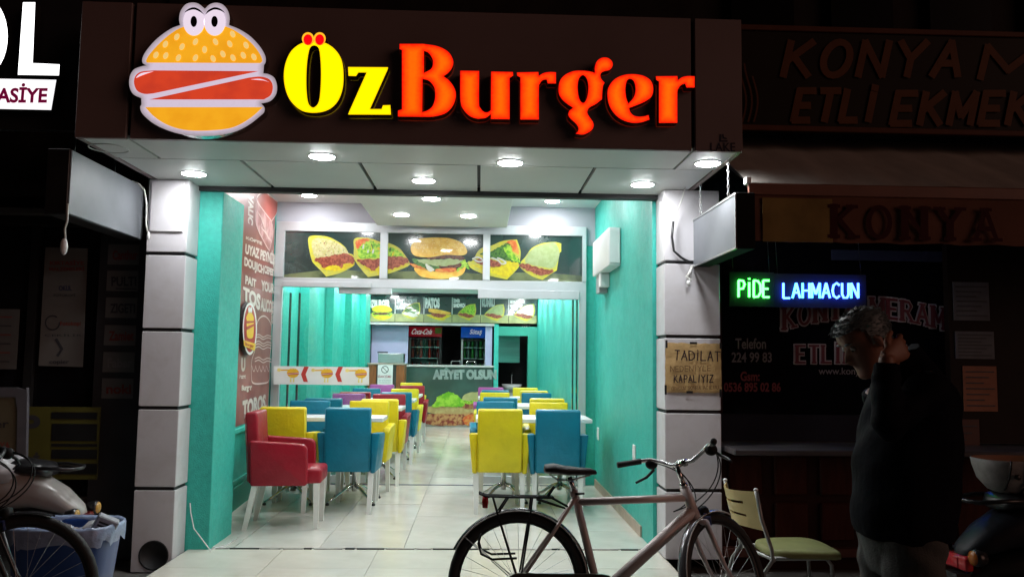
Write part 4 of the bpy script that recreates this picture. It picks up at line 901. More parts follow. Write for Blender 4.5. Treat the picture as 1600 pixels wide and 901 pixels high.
# ------------------------------------------------------------------ blank light boxes hung under the canopy ends
sheet_m = pm('dull_metal_sheet', (.17,.18,.20), rough=.5, metal=.1, var=.14, scale=3, bump=.05, bscale=6)
def chain(par, p0, p1):
    n = int((p1-p0).length/.022); lm = MB()
    for i in range(n):
        c = p0+(p1-p0)*((i+.5)/n); a = i % 2*PI/2
        pts = [c+Vector((math.cos(a)*.006*math.cos(t), math.sin(a)*.006*math.cos(t), .015*math.sin(t))) for t in [2*PI*k/10 for k in range(10)]]
        lm.tube(pts, .0024, steel, 5, closed=True)
    return lm.build('chain', par)
hb = thing('hanging_light_box', 'blank unlit metal light box hanging on two chains beside the paper notice column', 'light box', (1.57, 5.35, 2.2))
m = MB(); m.box(1.532, 1.64, 4.86, 5.92, 2.035, 2.375, pm('dull_black_case', (.012,.012,.012), rough=.9, spec=.1), bev=.004); m.build('case', hb)
m = MB(); m.box(1.524, 1.5315, 4.865, 5.915, 2.04, 2.37, sheet_m, bev=.003); m.build('face_sheet', hb)
m = MB()
for z in (2.037, 2.367): m.box(1.519, 1.531, 4.862, 5.918, z-.004, z+.008, steel)
for y in (4.862, 5.91): m.box(1.519, 1.5235, y, y+.008, 2.046, 2.362, steel)
m.build('edge_trim', hb)
a = at(1145, 250, X=1.515); 
for y in (4.98, 5.62): chain(hb, Vector((1.515, y, 2.375)), Vector((1.515, y, 2.588)))
lb_ = thing('hanging_light_box', 'blank unlit metal light box hanging beside the left column of the shop', 'light box', (-2.44, 5.4, 2.3))
m = MB(); m.box(-2.52, -2.392, 4.85, 5.92, 2.165, 2.55, black_pl, bev=.004); m.build('case', lb_)
m = MB(); m.box(-2.3915, -2.383, 4.855, 5.915, 2.17, 2.545, sheet_m, bev=.003); m.build('face_sheet', lb_)
m = MB()
for y in (5.0, 5.55): m.tube([(-2.44, y, 2.55), (-2.44, y, 2.7)], .006, black_pl, 6)
m.build('hanger', lb_)
tape = pm('white_cable', (.6,.6,.56), rough=.4)
def cable(pts, lab, r=.006, mat=None, end=None):
    t = thing('dangling_cable', lab, 'cable', pts[0]); m = MB(); L_ = [Vector(p) for p in pts]
    m.tube(L_, r, mat or tape, 6); m.build('wire', t)
    if end: m = MB(); m.ell(L_[-1], end, white_pl, 8, 6); m.build('connector', t)
    return t
cable([at(207,283,Y=5.75), at(218,288,Y=5.75), at(226,298,Y=5.76), at(229,320,Y=5.78), at(228,350,Y=5.8), at(232,368,Y=5.8)], 'short white cable curling over the light box end by the left column', end=(.012,.012,.03))
cable([at(106,318,Y=4.82), at(105,345,Y=4.82), at(101,358,Y=4.82), at(102,372,Y=4.82), at(100,385,Y=4.82)], 'white taped cable stub below the front edge of the left hanging light box', end=(.022,.02,.05))
cable([at(1071,292,Y=5.78), at(1066,310,Y=5.8), at(1056,335,Y=5.82), at(1051,352,Y=5.82)], 'thin white wire dropping from the soffit on the notice column', r=.004)
cable([at(1052,346,Y=5.82), at(1050,370,Y=5.82), at(1053,392,Y=5.82), at(1064,402,Y=5.80), at(1080,411,Y=5.86)], 'black cable looping down the notice column to the metal light box', r=.009, mat=black_pl)
cable([at(1081,415,Y=5.86), at(1079,424,Y=5.8), at(1073,432,Y=5.8), at(1080,436,Y=5.8), at(1076,442,Y=5.8)], 'bunched white plug end hanging under the metal light box', r=.010, end=(.016,.016,.022))

# ------------------------------------------------------------------ handwritten notice
NY = CY-.006
paper = pm('brown_wrapping_paper', (.50,.33,.14), rough=.6, var=.14, scale=14, bump=.5, bscale=22)
nt = thing('paper_notice', 'brown wrapping paper notice with handwritten black letters taped to the white column', 'notice', at(1082, 575, Y=NY))
g = MB(); q = [at(1039.5,535,Y=NY), at(1126,537,Y=NY), at(1127.5,613.5,Y=NY), at(1039,612.5,Y=NY)]; rn = random.Random(2); n = 14; vs = []
for j in range(n+1):
    for i in range(n+1):
        u, v = i/n, j/n; p = (q[0]*(1-u)+q[1]*u)*(1-v)+(q[3]*(1-u)+q[2]*u)*v
        e = 1 if 0 < i < n and 0 < j < n else .3
        vs.append(p+Vector((rn.uniform(-.002,.002), -.004-e*abs(rn.gauss(0, .0035)), rn.uniform(-.003,.003))))
g.add(vs, [(j*(n+1)+i, j*(n+1)+i+1, (j+1)*(n+1)+i+1, (j+1)*(n+1)+i) for j in range(n) for i in range(n)], paper, True); g.build('sheet', nt, recalc=False)
UN = lambda x, y: at(1030+x/7.509, 520+y/7.509, Y=NY-.018)
pen = pm('black_marker', (.02,.008,.015), rough=.5); pen2 = pm('faded_marker', (.20,.115,.05), rough=.5, var=.2)
m = MB()
hand_text(m, 'TADİLAT', pen, UN(182,312), UN(712,330)-UN(182,312), UN(182,205)-UN(182,312), .0085)
m.build('handwriting', nt); m = MB(); hand_text(m, 'KAPALIYIZ', pen, UN(175,580), UN(630,575)-UN(175,580), UN(175,497)-UN(175,580), .0078)
m.build('handwriting', nt); m = MB(); hand_text(m, 'NEDENİYLE', pen2, UN(135,452), UN(600,440)-UN(135,452), UN(135,392)-UN(135,452), .0060)
m.build('handwriting', nt); m = MB(); hand_text(m, '(BUGUN SONRA AÇILIR)', pen2, UN(150,668), UN(690,655)-UN(150,668), UN(150,630)-UN(150,668), .0048)
m.build('handwriting', nt)
for (x, y, w_, h_) in ((84,130,24,90), (400,118,84,26), (718,150,22,70), (74,665,24,110), (355,692,76,26), (718,705,26,95)):
    m = MB(); a = UN(x-w_/2, y+h_/2); b = UN(x+w_/2, y-h_/2); m.box(a.x, b.x, NY-.024, NY-.021, a.z, b.z, black_pl); m.build('tape', nt)

# ------------------------------------------------------------------ dark building above and beside the shop
bld = thing('dark_building', 'dark unlit building front rising above the shop canopy and signboards', 'building', (0, 6.3, 0))
m = MB()
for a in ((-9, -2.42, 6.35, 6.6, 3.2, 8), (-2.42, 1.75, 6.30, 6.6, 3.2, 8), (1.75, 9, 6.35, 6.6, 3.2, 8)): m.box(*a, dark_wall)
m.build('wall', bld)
for x in (1.95, 2.75, 3.55, 4.35):
    m = MB(); m.box(x, x+.5, 6.28, 6.345, 3.84, 5.2, pm('dark_window_glass', (.006,.006,.007), rough=.3, spec=.08)); w_ = m.build('window', bld)
    m = MB(); m.box(x-.04, x+.54, 6.25, 6.345, 3.79, 3.835, pm('dark_sill', (.06,.045,.04), rough=.7)); m.build('sill', w_)

# ------------------------------------------------------------------ right hand neighbour: closed restaurant
rt = thing('restaurant', 'dark closed restaurant front with lettered window, wide sill and reddish wood panelling', 'restaurant', (3.2, 6.2, -.1))
wood_r = pm('dark_red_wood', (0.0527,0.0136,0.0087), spec=.12, rough=.5, var=.3, scale=4, stretch=(6,1,1)); wood_rf = pm('dark_red_frame', (0.0310,0.0093,0.0068), spec=.12, rough=.55, var=.2, scale=5)
win_g = pm('dark_shop_window', (.004,.004,.006), rough=.08, spec=.16)
RX0, RX1 = 1.735, 6.5; RY = 6.15
m = MB(); m.box(RX0, RX1, RY+.02, RY+.06, .98, 2.75, win_g); m.build('window_pane', rt)
m = MB(); m.box(RX0, RX1, RY-.02, RY+.10, 2.28, 2.42, wood_rf, bev=.005); m.build('transom_bar', rt)
for x in (1.735, at(1478,500,Y=RY).x, 5.0): m = MB(); m.box(x, x+.07, RY-.025, RY+.018, .985, 2.278, wood_rf, bev=.004); m.build('window_post', rt)
m = MB(); m.box(RX0, RX1, RY+.015, RY+.14, .78, .978, pm('dark_stall_wall', (0.0174,0.0186,0.0279), spec=.12, rough=.6)); m.build('stall_riser', rt)
shelf_m = pm('grey_stone_sill', (0.0620,0.0527,0.0558), rough=.35, var=.35, scale=6, stretch=(.5,3,1))
m = MB(); m.box(RX0, 4.2, 5.62, RY+.013, .735, .775, shelf_m, bev=.006); m.build('wide_sill', rt)
m = MB(); m.box(RX0, RX1, 5.98, RY+.14, -.1, .733, wood_rf); m.build('panel_wall', rt)
for i in range(9):
    for j, (z0, z1) in enumerate(((.10,.37), (.42,.70))):
        x = RX0+.06+i*.33
        if x > 4.6: continue
        m = MB(); m.box(x, x+.24, 5.955, 5.978, z0, z1, wood_r, bev=.012); m.build('wood_panel', rt)
m = MB(); m.box(RX0, RX1, 5.90, 5.977, .0, .06, pm('red_trim', (0.0868,0.0248,0.0155), rough=.45), bev=.005); m.build('base_trim', rt)
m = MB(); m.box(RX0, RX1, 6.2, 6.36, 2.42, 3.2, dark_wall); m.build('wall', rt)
m = MB(); m.box(at(1300,400,Y=RY).x, at(1560,400,Y=RY).x, RY-.01, RY+.018, at(1400,408,Y=RY).z, at(1400,392,Y=RY).z, pm('dull_blue_strip', (.03,.035,.08), rough=.5)); m.build('blue_strip', rt)
# window lettering
vin = pm('dark_red_vinyl', (0.13,0.016,0.03), rough=.5, var=.1); vout = pm('grey_vinyl_outline', (0.42,0.37,0.4), rough=.5, var=.1); dvin = pm('dim_grey_vinyl', (.17,.15,.16), rough=.5, var=.1); vred = pm('red_vinyl', (0.2,0.026,0.03), rough=.5, var=.1)
LY = RY+.012
def vinyl(name, lab):
    t = thing('window_lettering', lab, 'lettering', (2.6, LY, 1.6)); return t
def serif_px(t, s, x0, y0, x1, y1, wd, m1, m2, ser=.16, warp=None, gap=.42):
    a = at(x0, y1, Y=LY); b = at(x1, y1, Y=LY); c = at(x0, y0, Y=LY)
    ms = [MB()]; hand_text(ms[0], s, m2, a, b-a, c-a, wd*1.95, jit=0, serif=ser*1.3, gap=gap, warp=warp, each=ms.append); ob = [q.build('letter_outline', t) for q in ms]
    ms = [MB()]; hand_text(ms[0], s, m1, a, b-a, c-a, wd, jit=0, serif=ser, gap=gap, warp=warp, z0=.006, each=ms.append); [q.build('letter', o_) for q, o_ in zip(ms, ob)]
t = vinyl('a', 'arched dark red serif shop name with grey outline on the dark restaurant window')
arch = lambda a, b: (a, b*(1.0-.10*math.sin(PI*min(1, max(0, a))))+.62*math.sin(PI*min(1, max(0, a))))
serif_px(t, 'KONYA MERAM', 1225, 482, 1472, 514, .032, vin, vout, .17, arch, .34)
t = vinyl('b', 'dark red serif lettering ending behind the person, lower on the restaurant window')
serif_px(t, 'ETLİEKMEK', 1245, 540, 1412, 566, .026, vin, vout, .15, None, .32)
t = vinyl('c', 'small web address lettering on the restaurant window beside the face of the person')
m = MB(); text_px(m, 'www.konyameram.com', dvin, 1279, 574, 1420, 588, LY, .01); m.build('letters', t)
t = vinyl('d', 'grey telephone number lettering on the restaurant window next to the column')
m = MB(); text_px(m, 'Telefon', dvin, 1149, 528, 1197, 545, LY, .02); m.build('word', t); m = MB(); text_px(m, '224 99 83', dvin, 1143, 550, 1206, 566, LY, .02); m.build('number', t)
t = vinyl('e', 'red mobile number lettering on the restaurant window below the grey telephone number')
m = MB(); text_px(m, 'Gsm:', vred, 1157, 580, 1187, 595, LY, .03); m.build('word', t); m = MB(); text_px(m, '0536 895 02 86', vred, 1131, 597, 1220, 612, LY, .03); m.build('number', t)
# LED word sign
NYs = 5.98
led_g = pm('green_led', (.1,.6,.1), emis=13.0, ecol=(.05,1,.07)); led_b = pm('blue_led', (.1,.1,.7), emis=15.0, ecol=(.035,.10,1.0)); led_c = pm('cyan_led', (.1,.5,.7), emis=9.0, ecol=(.05,.32,1.0))
def led_word(s, x0, y0, x1, y1, mat, lab, back, col2=None):
    t = thing('led_word_sign', lab, 'led sign', at((x0+x1)/2, (y0+y1)/2, Y=NYs), 'lit words in the restaurant window')
    a = at(x0-12, y1+14, Y=NYs); b = at(x1+(9 if x0 < 1200 else 14), y0-13, Y=NYs); m = MB(); m.box(a.x, b.x, NYs+.022, NYs+.036, a.z, b.z, back); m.build('back_panel', t)
    for xx in (a.x+.03, b.x-.03): m = MB(); m.tube([(xx, NYs+.035, b.z), (xx, NYs+.10, b.z+.5)], .003, black_pl, 5); m.build('hanger', t)
    a = at(x0, y1, Y=NYs); b = at(x1, y1, Y=NYs); c = at(x0, y0, Y=NYs); st, W = strokes(s, .24); m = MB(); k = 0
    for q in st:
        pts = []
        for i in range(len(q)-1):
            p, r_ = Vector(q[i]), Vector(q[i+1]); nn = max(1, int((r_-p).length*(6 if abs(r_.x-p.x) < .01 else 8)))
            pts += [p+(r_-p)*(i2/nn) for i2 in range(nn)]
        pts.append(Vector(q[-1])); P_ = [a+(b-a)*p.x+(c-a)*p.y for p in pts]
        m.tube(P_, .0082, (col2 if col2 and k % 3 == 2 else mat), 6); k += 1
    m.build('led_letters', t)
back_m = pm('black_acrylic_back', (.022,.022,.036), rough=.6, spec=.15)
led_word('PİDE', 1154, 438, 1202, 464, led_g, 'green glowing LED word in the dark restaurant window', back_m)
led_word('LAHMACUN', 1224, 442, 1341, 465.5, led_b, 'blue glowing LED word in the dark restaurant window', back_m, led_c)
# papers stuck on the wall at the right
pp = pm('grey_paper', (0.1120,0.1085,0.1155), rough=.6, var=.15, scale=10); po = pm('paper_painted_orange_light', (0.2890,0.0978,0.0467), rough=.6, var=.12, scale=10); ink = pm('grey_ink_lines', (.05,.05,.055), rough=.6)  # po: orange light on the sheet is put into its own colour
m = MB(); m.box(at(1480,560,Y=6.1).x, 6.0, 6.06, 6.124, 0.79, 2.26, pm('dark_brown_door', (0.0174,0.0099,0.0074), spec=.12, rough=.5)); m.build('door_panel', rt)
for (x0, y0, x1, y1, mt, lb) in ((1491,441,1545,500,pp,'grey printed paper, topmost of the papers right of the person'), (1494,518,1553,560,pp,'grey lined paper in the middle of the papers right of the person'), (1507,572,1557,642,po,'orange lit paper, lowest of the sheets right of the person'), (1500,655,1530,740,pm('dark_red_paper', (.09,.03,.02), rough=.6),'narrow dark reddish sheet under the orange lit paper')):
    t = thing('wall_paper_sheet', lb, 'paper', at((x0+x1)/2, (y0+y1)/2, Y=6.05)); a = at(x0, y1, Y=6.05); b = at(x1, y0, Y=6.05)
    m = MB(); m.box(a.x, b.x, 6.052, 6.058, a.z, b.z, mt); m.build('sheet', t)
    nl = 7
    for i in range(nl): m = MB(); z = b.z-(b.z-a.z)*(i+1)/(nl+1); m.box(a.x+.02, b.x-.02-.04*(i % 3), 6.049, 6.0515, z-.004, z+.004, ink); m.build('printed_line', t)

# awning
aw_top = pm('awning_fabric', (0.36,0.33,0.3), spec=.12, rough=.7, var=.10, scale=3, bump=.2, bscale=40, stretch=(3,1,1)); aw_v = pm('awning_valance_fabric', (0.15,0.065,0.042), spec=.12, rough=.7, var=.14, scale=4, bump=.15, bscale=50); aw_y = pm('faded_yellow_patch', (0.25,0.165,0.055), spec=.12, rough=.7, var=.2, scale=6); aw_t = pm('awning_red_letters', (0.05,0.008,0.01), spec=.12, rough=.7, var=.1)
aw = thing('awning', 'pale fabric awning with dull orange valance and dark red serif letters over the closed restaurant', 'awning', (3.4, 5, 2.3))
AX0, AX1, AY, AZ = 1.66, 6.4, 5.0, at(1400, 291, Y=5.0).z; az0 = at(1400, 381, Y=5.0).z
m = MB(); n = 40; vs = []; rn = random.Random(4)
for j in range(5):
    for i in range(n+1): vs.append(Vector((AX0+(AX1-AX0)*i/n, AY+(6.15-AY)*j/4, AZ+.60*j/4+(.012*math.sin(i*1.9)+.006*math.sin(i*.7))*math.sin(PI*(j+.6)/5))))
fs = [(j*(n+1)+i, j*(n+1)+i+1, (j+1)*(n+1)+i+1, (j+1)*(n+1)+i) for j in range(4) for i in range(n)]
m.add(vs, fs, aw_top, True); m.add([v-Vector((0,0,.006)) for v in vs], [f[::-1] for f in fs], aw_top, True); m.build('roof_fabric', aw, recalc=False)
m = MB(); vs = []
for k, z in enumerate((AZ, AZ-.11, (AZ+az0)/2, az0)):
    for i in range(n+1): vs.append(Vector((AX0+(AX1-AX0)*i/n, AY-.012-.006*math.sin(i*1.3+k*.5)*(k/3), z+(.006*math.sin(i*2.1) if k == 3 else 0))))
m.add(vs, [(k*(n+1)+i, k*(n+1)+i+1, (k+1)*(n+1)+i+1, (k+1)*(n+1)+i) for k in range(3) for i in range(n)], aw_v, True); val = m.build('valance', aw, recalc=False)
m = MB(); m.box(AX0-.02, AX1, AY-.022, AY-.002, AZ-.075, AZ-.003, pm('awning_bar', (0.17,0.055,0.03), rough=.5), bev=.004); m.build('front_bar', aw)
m = MB(); c = Vector((AX0-.02, AY-.01, AZ+.01)); m.box(c.x-.02, c.x+.015, c.y-.025, c.y+.025, c.z-.02, c.z+.025, white_pl, bev=.005); m.build('bar_end_cap', aw)
m = MB(); a = at(1192, 377, Y=AY-.024); b = at(1300, 311, Y=AY-.024); m.box(a.x, b.x, AY-.026, AY-.023, a.z, b.z, aw_y); m.build('faded_patch', val)
m = MB(); a = at(1303, 369, Y=AY-.028); b = at(1556, 375, Y=AY-.028); c = at(1303, 322, Y=AY-.028); ms = [m]; hand_text(m, 'KONYA', aw_t, a, b-a, c-a, .048, jit=0, serif=.17, gap=.5, each=ms.append); [q.build('letter', val) for q in ms]
m = MB(); m.hexa([(AX0+.03, AY+.02, AZ-.02), (AX0+.06, AY+.02, AZ-.02), (AX0+.06, 6.15, AZ+.5), (AX0+.03, 6.15, AZ+.5)], [(AX0+.03, AY+.02, AZ-.005), (AX0+.06, AY+.02, AZ-.005), (AX0+.06, 6.15, AZ+.53), (AX0+.03, 6.15, AZ+.53)], black_pl); m.build('arm', aw)

# unlit signboard over the restaurant
bd_b = pm('signboard_dark_green_brown', (0.016,0.0105,0.006), spec=.12, rough=.5, var=.2, scale=2); bd_l = pm('signboard_brown_letters', (0.13,0.05,0.022), spec=.12, rough=.5, var=.12, scale=5); bd_t = pm('signboard_orange_trim', (0.11,0.04,0.022), spec=.12, rough=.5, var=.12)
BYb = 5.7
sbd = thing('unlit_signboard', 'long unlit dark signboard with brown capital letters above the closed restaurant', 'signboard', at(1400, 125, Y=BYb))
z0, z1 = at(1400, 205, Y=BYb).z, at(1400, 50, Y=BYb).z; bx0 = 1.62
m = MB(); m.box(bx0, 6.4, BYb, BYb+.12, z0, z1, bd_b); m.build('board', sbd)
for z in (z0, z1): m = MB(); m.box(bx0, 6.4, BYb-.015, BYb-.001, z-.02, z+.02, bd_t, bev=.004); m.build('trim', sbd)
for s, x0, y0, x1, y1 in (('KONYA', 1224, 66, 1496, 118), ('M', 1532, 73, 1612, 122), ('ERAM', 1640, 75, 1850, 126), ('ETLİ', 1240, 142, 1364, 188), ('EKMEK', 1394, 146, 1604, 193)):
    a = at(x0, y1, Y=BYb-.010); b = at(x1, y1, Y=BYb-.010); c = at(x0+(12 if y1 < 130 else 10), y0, Y=BYb-.010); ms = [MB()]
    hand_text(ms[0], s, bd_l, a, b-a, c-a, .052, jit=0, gap=.34, each=ms.append); [q.build('letter', sbd) for q in ms]
m = MB()
for k in range(3): ribbon(m, [at(1160+k*9+6*math.sin(i*.5), 190-i*10, Y=BYb-.012) for i in range(12-k*2)], .012, bd_t, (0,-1,0), .001*k)
m.build('leaf_ornament', sbd)

# ------------------------------------------------------------------ left hand neighbour
ls = thing('stationery_shop', 'dark closed shop front on the left with a grey post carrying white stickers', 'shop front', (-3.3, 6.3, -.1))
post_m = pm('dark_grey_post', (0.0465,0.0465,0.0527), rough=.5, var=.12)
LYp = 6.2; px0, px1 = at(151, 500, Y=LYp).x, at(214, 500, Y=LYp).x
m = MB(); m.box(px0, px1+.05, LYp, 6.4, -.1, 2.3, post_m); m.build('post', ls)
m = MB(); m.box(-7, px0-.004, 6.28, 6.34, .35, 2.3, pm('dark_left_window', (.008,.008,.01), rough=.15, spec=.5)); m.build('window_pane', ls)
m = MB(); m.box(-7, px0-.004, 6.2, 6.34, -.1, .345, pm('dark_left_base', (.03,.026,.024), rough=.7)); m.build('base_wall', ls)
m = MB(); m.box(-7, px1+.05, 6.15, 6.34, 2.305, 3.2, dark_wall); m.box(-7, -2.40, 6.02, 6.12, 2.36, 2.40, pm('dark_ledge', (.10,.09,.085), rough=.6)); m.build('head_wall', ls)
for x in (-3.32, -4.2, -5.2): m = MB(); m.box(x, x+.06, 6.24, 6.279, .346, 2.3, pm('dark_metal_frame', (.02,.02,.02), rough=.4)); m.build('window_post', ls)
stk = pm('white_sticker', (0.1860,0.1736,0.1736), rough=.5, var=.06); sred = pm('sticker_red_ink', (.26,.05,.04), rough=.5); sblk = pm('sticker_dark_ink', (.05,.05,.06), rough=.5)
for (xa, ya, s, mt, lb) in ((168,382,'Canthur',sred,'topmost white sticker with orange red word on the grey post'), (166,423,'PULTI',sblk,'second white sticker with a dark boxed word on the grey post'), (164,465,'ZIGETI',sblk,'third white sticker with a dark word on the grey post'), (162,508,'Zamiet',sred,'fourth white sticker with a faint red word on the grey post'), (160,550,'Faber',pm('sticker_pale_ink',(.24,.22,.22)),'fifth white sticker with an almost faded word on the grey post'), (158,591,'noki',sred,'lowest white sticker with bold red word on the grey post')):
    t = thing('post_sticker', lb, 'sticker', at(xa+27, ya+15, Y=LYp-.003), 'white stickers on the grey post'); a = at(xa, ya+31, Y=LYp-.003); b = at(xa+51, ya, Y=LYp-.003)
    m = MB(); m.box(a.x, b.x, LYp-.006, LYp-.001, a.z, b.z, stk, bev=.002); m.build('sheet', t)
    m = MB(); text_px(m, s, mt, xa+8, ya+9, xa+47, ya+24, LYp-.009, .03)
    if s == 'PULTI': m.box(a.x+.07, a.x+.22, LYp-.0085, LYp-.0075, a.z+.012, a.z+.02, sblk)
    m.build('lettering', t)
post = thing('window_poster', 'tall pale poster with red heading on the dark left shop window', 'poster', at(98, 480, Y=6.23))
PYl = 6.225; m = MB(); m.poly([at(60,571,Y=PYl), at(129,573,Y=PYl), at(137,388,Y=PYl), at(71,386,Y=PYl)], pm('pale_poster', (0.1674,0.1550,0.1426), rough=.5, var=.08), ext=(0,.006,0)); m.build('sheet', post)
m = MB(); text_px(m, 'KIRTASİYE', sred, 78, 406, 131, 414, PYl-.003, .03); m.build('print', post); m = MB(); text_px(m, 'MALZEMELERİ', sred, 77, 416, 132, 423, PYl-.003, .03); m.build('print', post)
m = MB(); text_px(m, 'OKUL', pm('faded_blue_ink', (.06,.06,.12), rough=.5), 92, 446, 112, 454, PYl-.003, .03); m.build('print', post); m = MB(); text_px(m, 'FOTOKOPİ', sblk, 84, 458, 118, 463, PYl-.003, .01); m.build('print', post); m = MB(); text_px(m, 'Fotokopi', sred, 94, 502, 126, 510, PYl-.003, .02); m.build('print', post); m = MB(); text_px(m, 'ÇEKİLİR', sblk, 70, 521, 128, 526, PYl-.003, .0); m.build('print', post); m = MB(); text_px(m, 'copier', sblk, 77, 562, 108, 570, PYl-.003, .02); m.build('print', post)
m = MB(); ribbon(m, [at(82+11*math.cos(t), 504+11*math.sin(t), Y=PYl-.003) for t in [2*PI*i/20 for i in range(18)]], .010, sblk, (0,-1,0), 0); m.build('emblem', post); m = MB(); ribbon(m, [at(88,530,Y=PYl-.003), at(97,545,Y=PYl-.003), at(90,555,Y=PYl-.003)], .02, sblk, (0,-1,0), .0005); m.build('emblem', post)
pap = thing('window_paper', 'pale paper sheet at the left edge of the dark shop window', 'paper', at(12, 530, Y=PYl))
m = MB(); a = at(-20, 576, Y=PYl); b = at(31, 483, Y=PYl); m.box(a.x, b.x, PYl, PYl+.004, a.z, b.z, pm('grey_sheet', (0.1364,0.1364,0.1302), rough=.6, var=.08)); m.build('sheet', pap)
for k in range(6): m = MB(); m.box(a.x+.03, b.x-.05, PYl-.003, PYl-.0005, a.z+.05+k*.065, a.z+.058+k*.065, sred if k % 2 else sblk); m.build('printed_line', pap)
yb = thing('yellow_banner', 'dull yellow banner with a large dark letter and dark stripes low on the left shop', 'banner', at(95, 690, Y=6.12))
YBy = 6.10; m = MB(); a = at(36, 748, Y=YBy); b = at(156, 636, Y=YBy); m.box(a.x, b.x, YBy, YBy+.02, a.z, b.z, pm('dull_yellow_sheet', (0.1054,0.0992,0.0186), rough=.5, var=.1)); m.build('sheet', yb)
m = MB(); text_px(m, 'P', sblk, 36, 648, 63, 682, YBy-.003, .04); m.build('letter', yb); m = MB(); text_px(m, 'Dİ', sblk, 36, 706, 62, 730, YBy-.003, .04); m.build('letter', yb)
for k, (y0_, y1_) in enumerate(((644,654),(662,688),(693,697),(702,716),(724,740))): m = MB(); p = at(80, y1_, Y=YBy-.003); q_ = at(152, y0_, Y=YBy-.003); m.box(p.x, q_.x, YBy-.004, YBy-.001, p.z, q_.z, black_pl); m.build('printed_stripe', yb)
af = thing('pavement_sign', 'grey framed pavement sign board with rounded corners at the left edge behind the scooter', 'pavement sign', at(0, 735, Y=5.75))
fy = 5.75; grf = pm('grey_sign_frame', (.13,.13,.15), rough=.4)
o1 = smooth_loop([(-70,605,1),(25,605,1),(38,610),(42,622),(38,800,1),(-74,800,1)], 4); i1 = [(-58,620),(24,620),(27,640),(24,790),(-60,790)]
m = MB(); m.poly(P3(o1, fy), grf, ext=(0,.03,0), holes=[P3(i1, fy)]); m.build('frame', af)
m = MB(); m.poly(P3(i1, fy+.012), pm('dull_cream_poster', (.16,.145,.09), rough=.5, var=.1), ext=(0,.01,0)); m.build('board', af)
m = MB(); text_px(m, 'KAMPANYA', sred, -50, 690, 16, 702, fy+.008, .02); text_px(m, 'defter', sblk, -50, 655, 14, 668, fy+.008, .01); m.build('print', af)

# lit letters of the stationery shop
wl_m = pm('white_lit_acrylic', (.9,.9,.9), emis=2.6, ecol=(1,.99,1)); wl2 = pm('white_lit_box', (.85,.85,.85), emis=1.15, ecol=(.93,.92,.95))
OY = 5.0
ol = thing('stationery_shop_sign', 'white lit sign letters and white lit strip with dark pink lettering on the left', 'sign', at(30, 100, Y=OY))
m = MB(); m.box(-6, at(118,100,Y=OY).x, OY+.09, OY+.14, at(60,197,Y=OY).z, at(60,-40,Y=OY).z, pm('black_sign_board', (.02,.02,.024), rough=.5)); m.build('board', ol)
m = MB(); m.poly(P3([(36,4),(55,4),(51,99),(93,101),(92,118),(28,117)], OY), wl_m, ext=(0,.07,0), side=black_pl); m.build('letter', ol)
m = MB(); m.poly(P3(ell2(-24,57,36,60,32), OY), wl_m, ext=(0,.07,0), holes=[P3(ell2(-24,57,15,38,24), OY)], side=black_pl); m.build('letter', ol)
m = MB(); m.poly(P3([(-110,121),(88,125),(80,172),(-112,168)], OY), wl2, ext=(0,.08,0), side=black_pl); sb2 = m.build('light_strip', ol)
m = MB(); text_px(m, 'KIRTASİYE', pm('dark_pink_letters', (.30,.006,.07), rough=.4, emis=.35, ecol=(.32,.004,.07)), -66, 130, 73, 161, OY-.006, .035, shear=.02); m.build('lettering', sb2)

# ------------------------------------------------------------------ blue bin with bag
def ring_pts(cx, cy, z, a, b, n=36, e=3.2):
    out = []
    for i in range(n):
        t = 2*PI*i/n; c, s = math.cos(t), math.sin(t); out.append(Vector((cx+a*math.copysign(abs(c)**(2/e), c), cy+b*math.copysign(abs(s)**(2/e), s), z)))
    return out
def loft(m, rings, mat, capb=True, capt=False, smooth=True):
    n = len(rings[0]); vs = [p for r in rings for p in r]; fs = [(i*n+j, i*n+(j+1) % n, (i+1)*n+(j+1) % n, (i+1)*n+j) for i in range(len(rings)-1) for j in range(n)]
    if capb: fs.append(tuple(range(n))[::-1])
    if capt: fs.append(tuple((len(rings)-1)*n+j for j in range(n)))
    return m.add(vs, fs, mat, smooth)
BX, BYc = at(101, 822, Y=4.62).x, 4.64
bn = thing('waste_bin', 'blue plastic waste bin lined with a pale plastic bag beside the left column', 'bin', (BX, BYc, -.105))
blue_pl = pm('blue_bin_plastic', (0.022,0.065,0.24), rough=.35, var=.1); bag = pm('pale_plastic_bag', (0.27,0.34,0.5), rough=.3, var=.18, scale=9, bump=.6, bscale=24)
m = MB(); loft(m, [ring_pts(BX, BYc, z, a, b) for z, a, b in ((-.104,.19,.14),(-.09,.20,.15),(.42,.262,.19),(.445,.275,.20),(.455,.272,.198),(.44,.255,.185),(.0,.205,.15))], blue_pl); m.build('tub', bn)
rn = random.Random(9); m = MB(); rings = []
for z, a, b, am in ((.375,.270,.199,.010),(.41,.276,.204,.008),(.452,.281,.206,.004),(.468,.274,.199,.004),(.452,.258,.186,.008),(.38,.24,.17,.014),(.28,.20,.14,.02)):
    r_ = ring_pts(BX, BYc, z, a, b, 64)
    rings.append([p+Vector((p.x-BX, p.y-BYc, 0)).normalized()*rn.uniform(-am*.2, am)+Vector((0,0,rn.uniform(-1,1)*(.022 if z == .375 else am*.6))) for p in r_])
loft(m, rings, bag, capb=False); m.build('bag_liner', bn, recalc=False)
m = MB()
for k in range(5):
    c = Vector((BX+rn.uniform(-.1,.16), BYc+rn.uniform(-.08,.08), .36+rn.uniform(0,.05))); b = bmesh.new(); bmesh.ops.create_icosphere(b, subdivisions=2, radius=.07)
    for v in b.verts: v.co *= rn.uniform(.7, 1.15)
    m.bm(b, bag if k % 2 else pm('crumpled_paper', (.5,.5,.52), rough=.6, var=.15), False, Matrix.Translation(c))
m.build('crumpled_rubbish', bn)
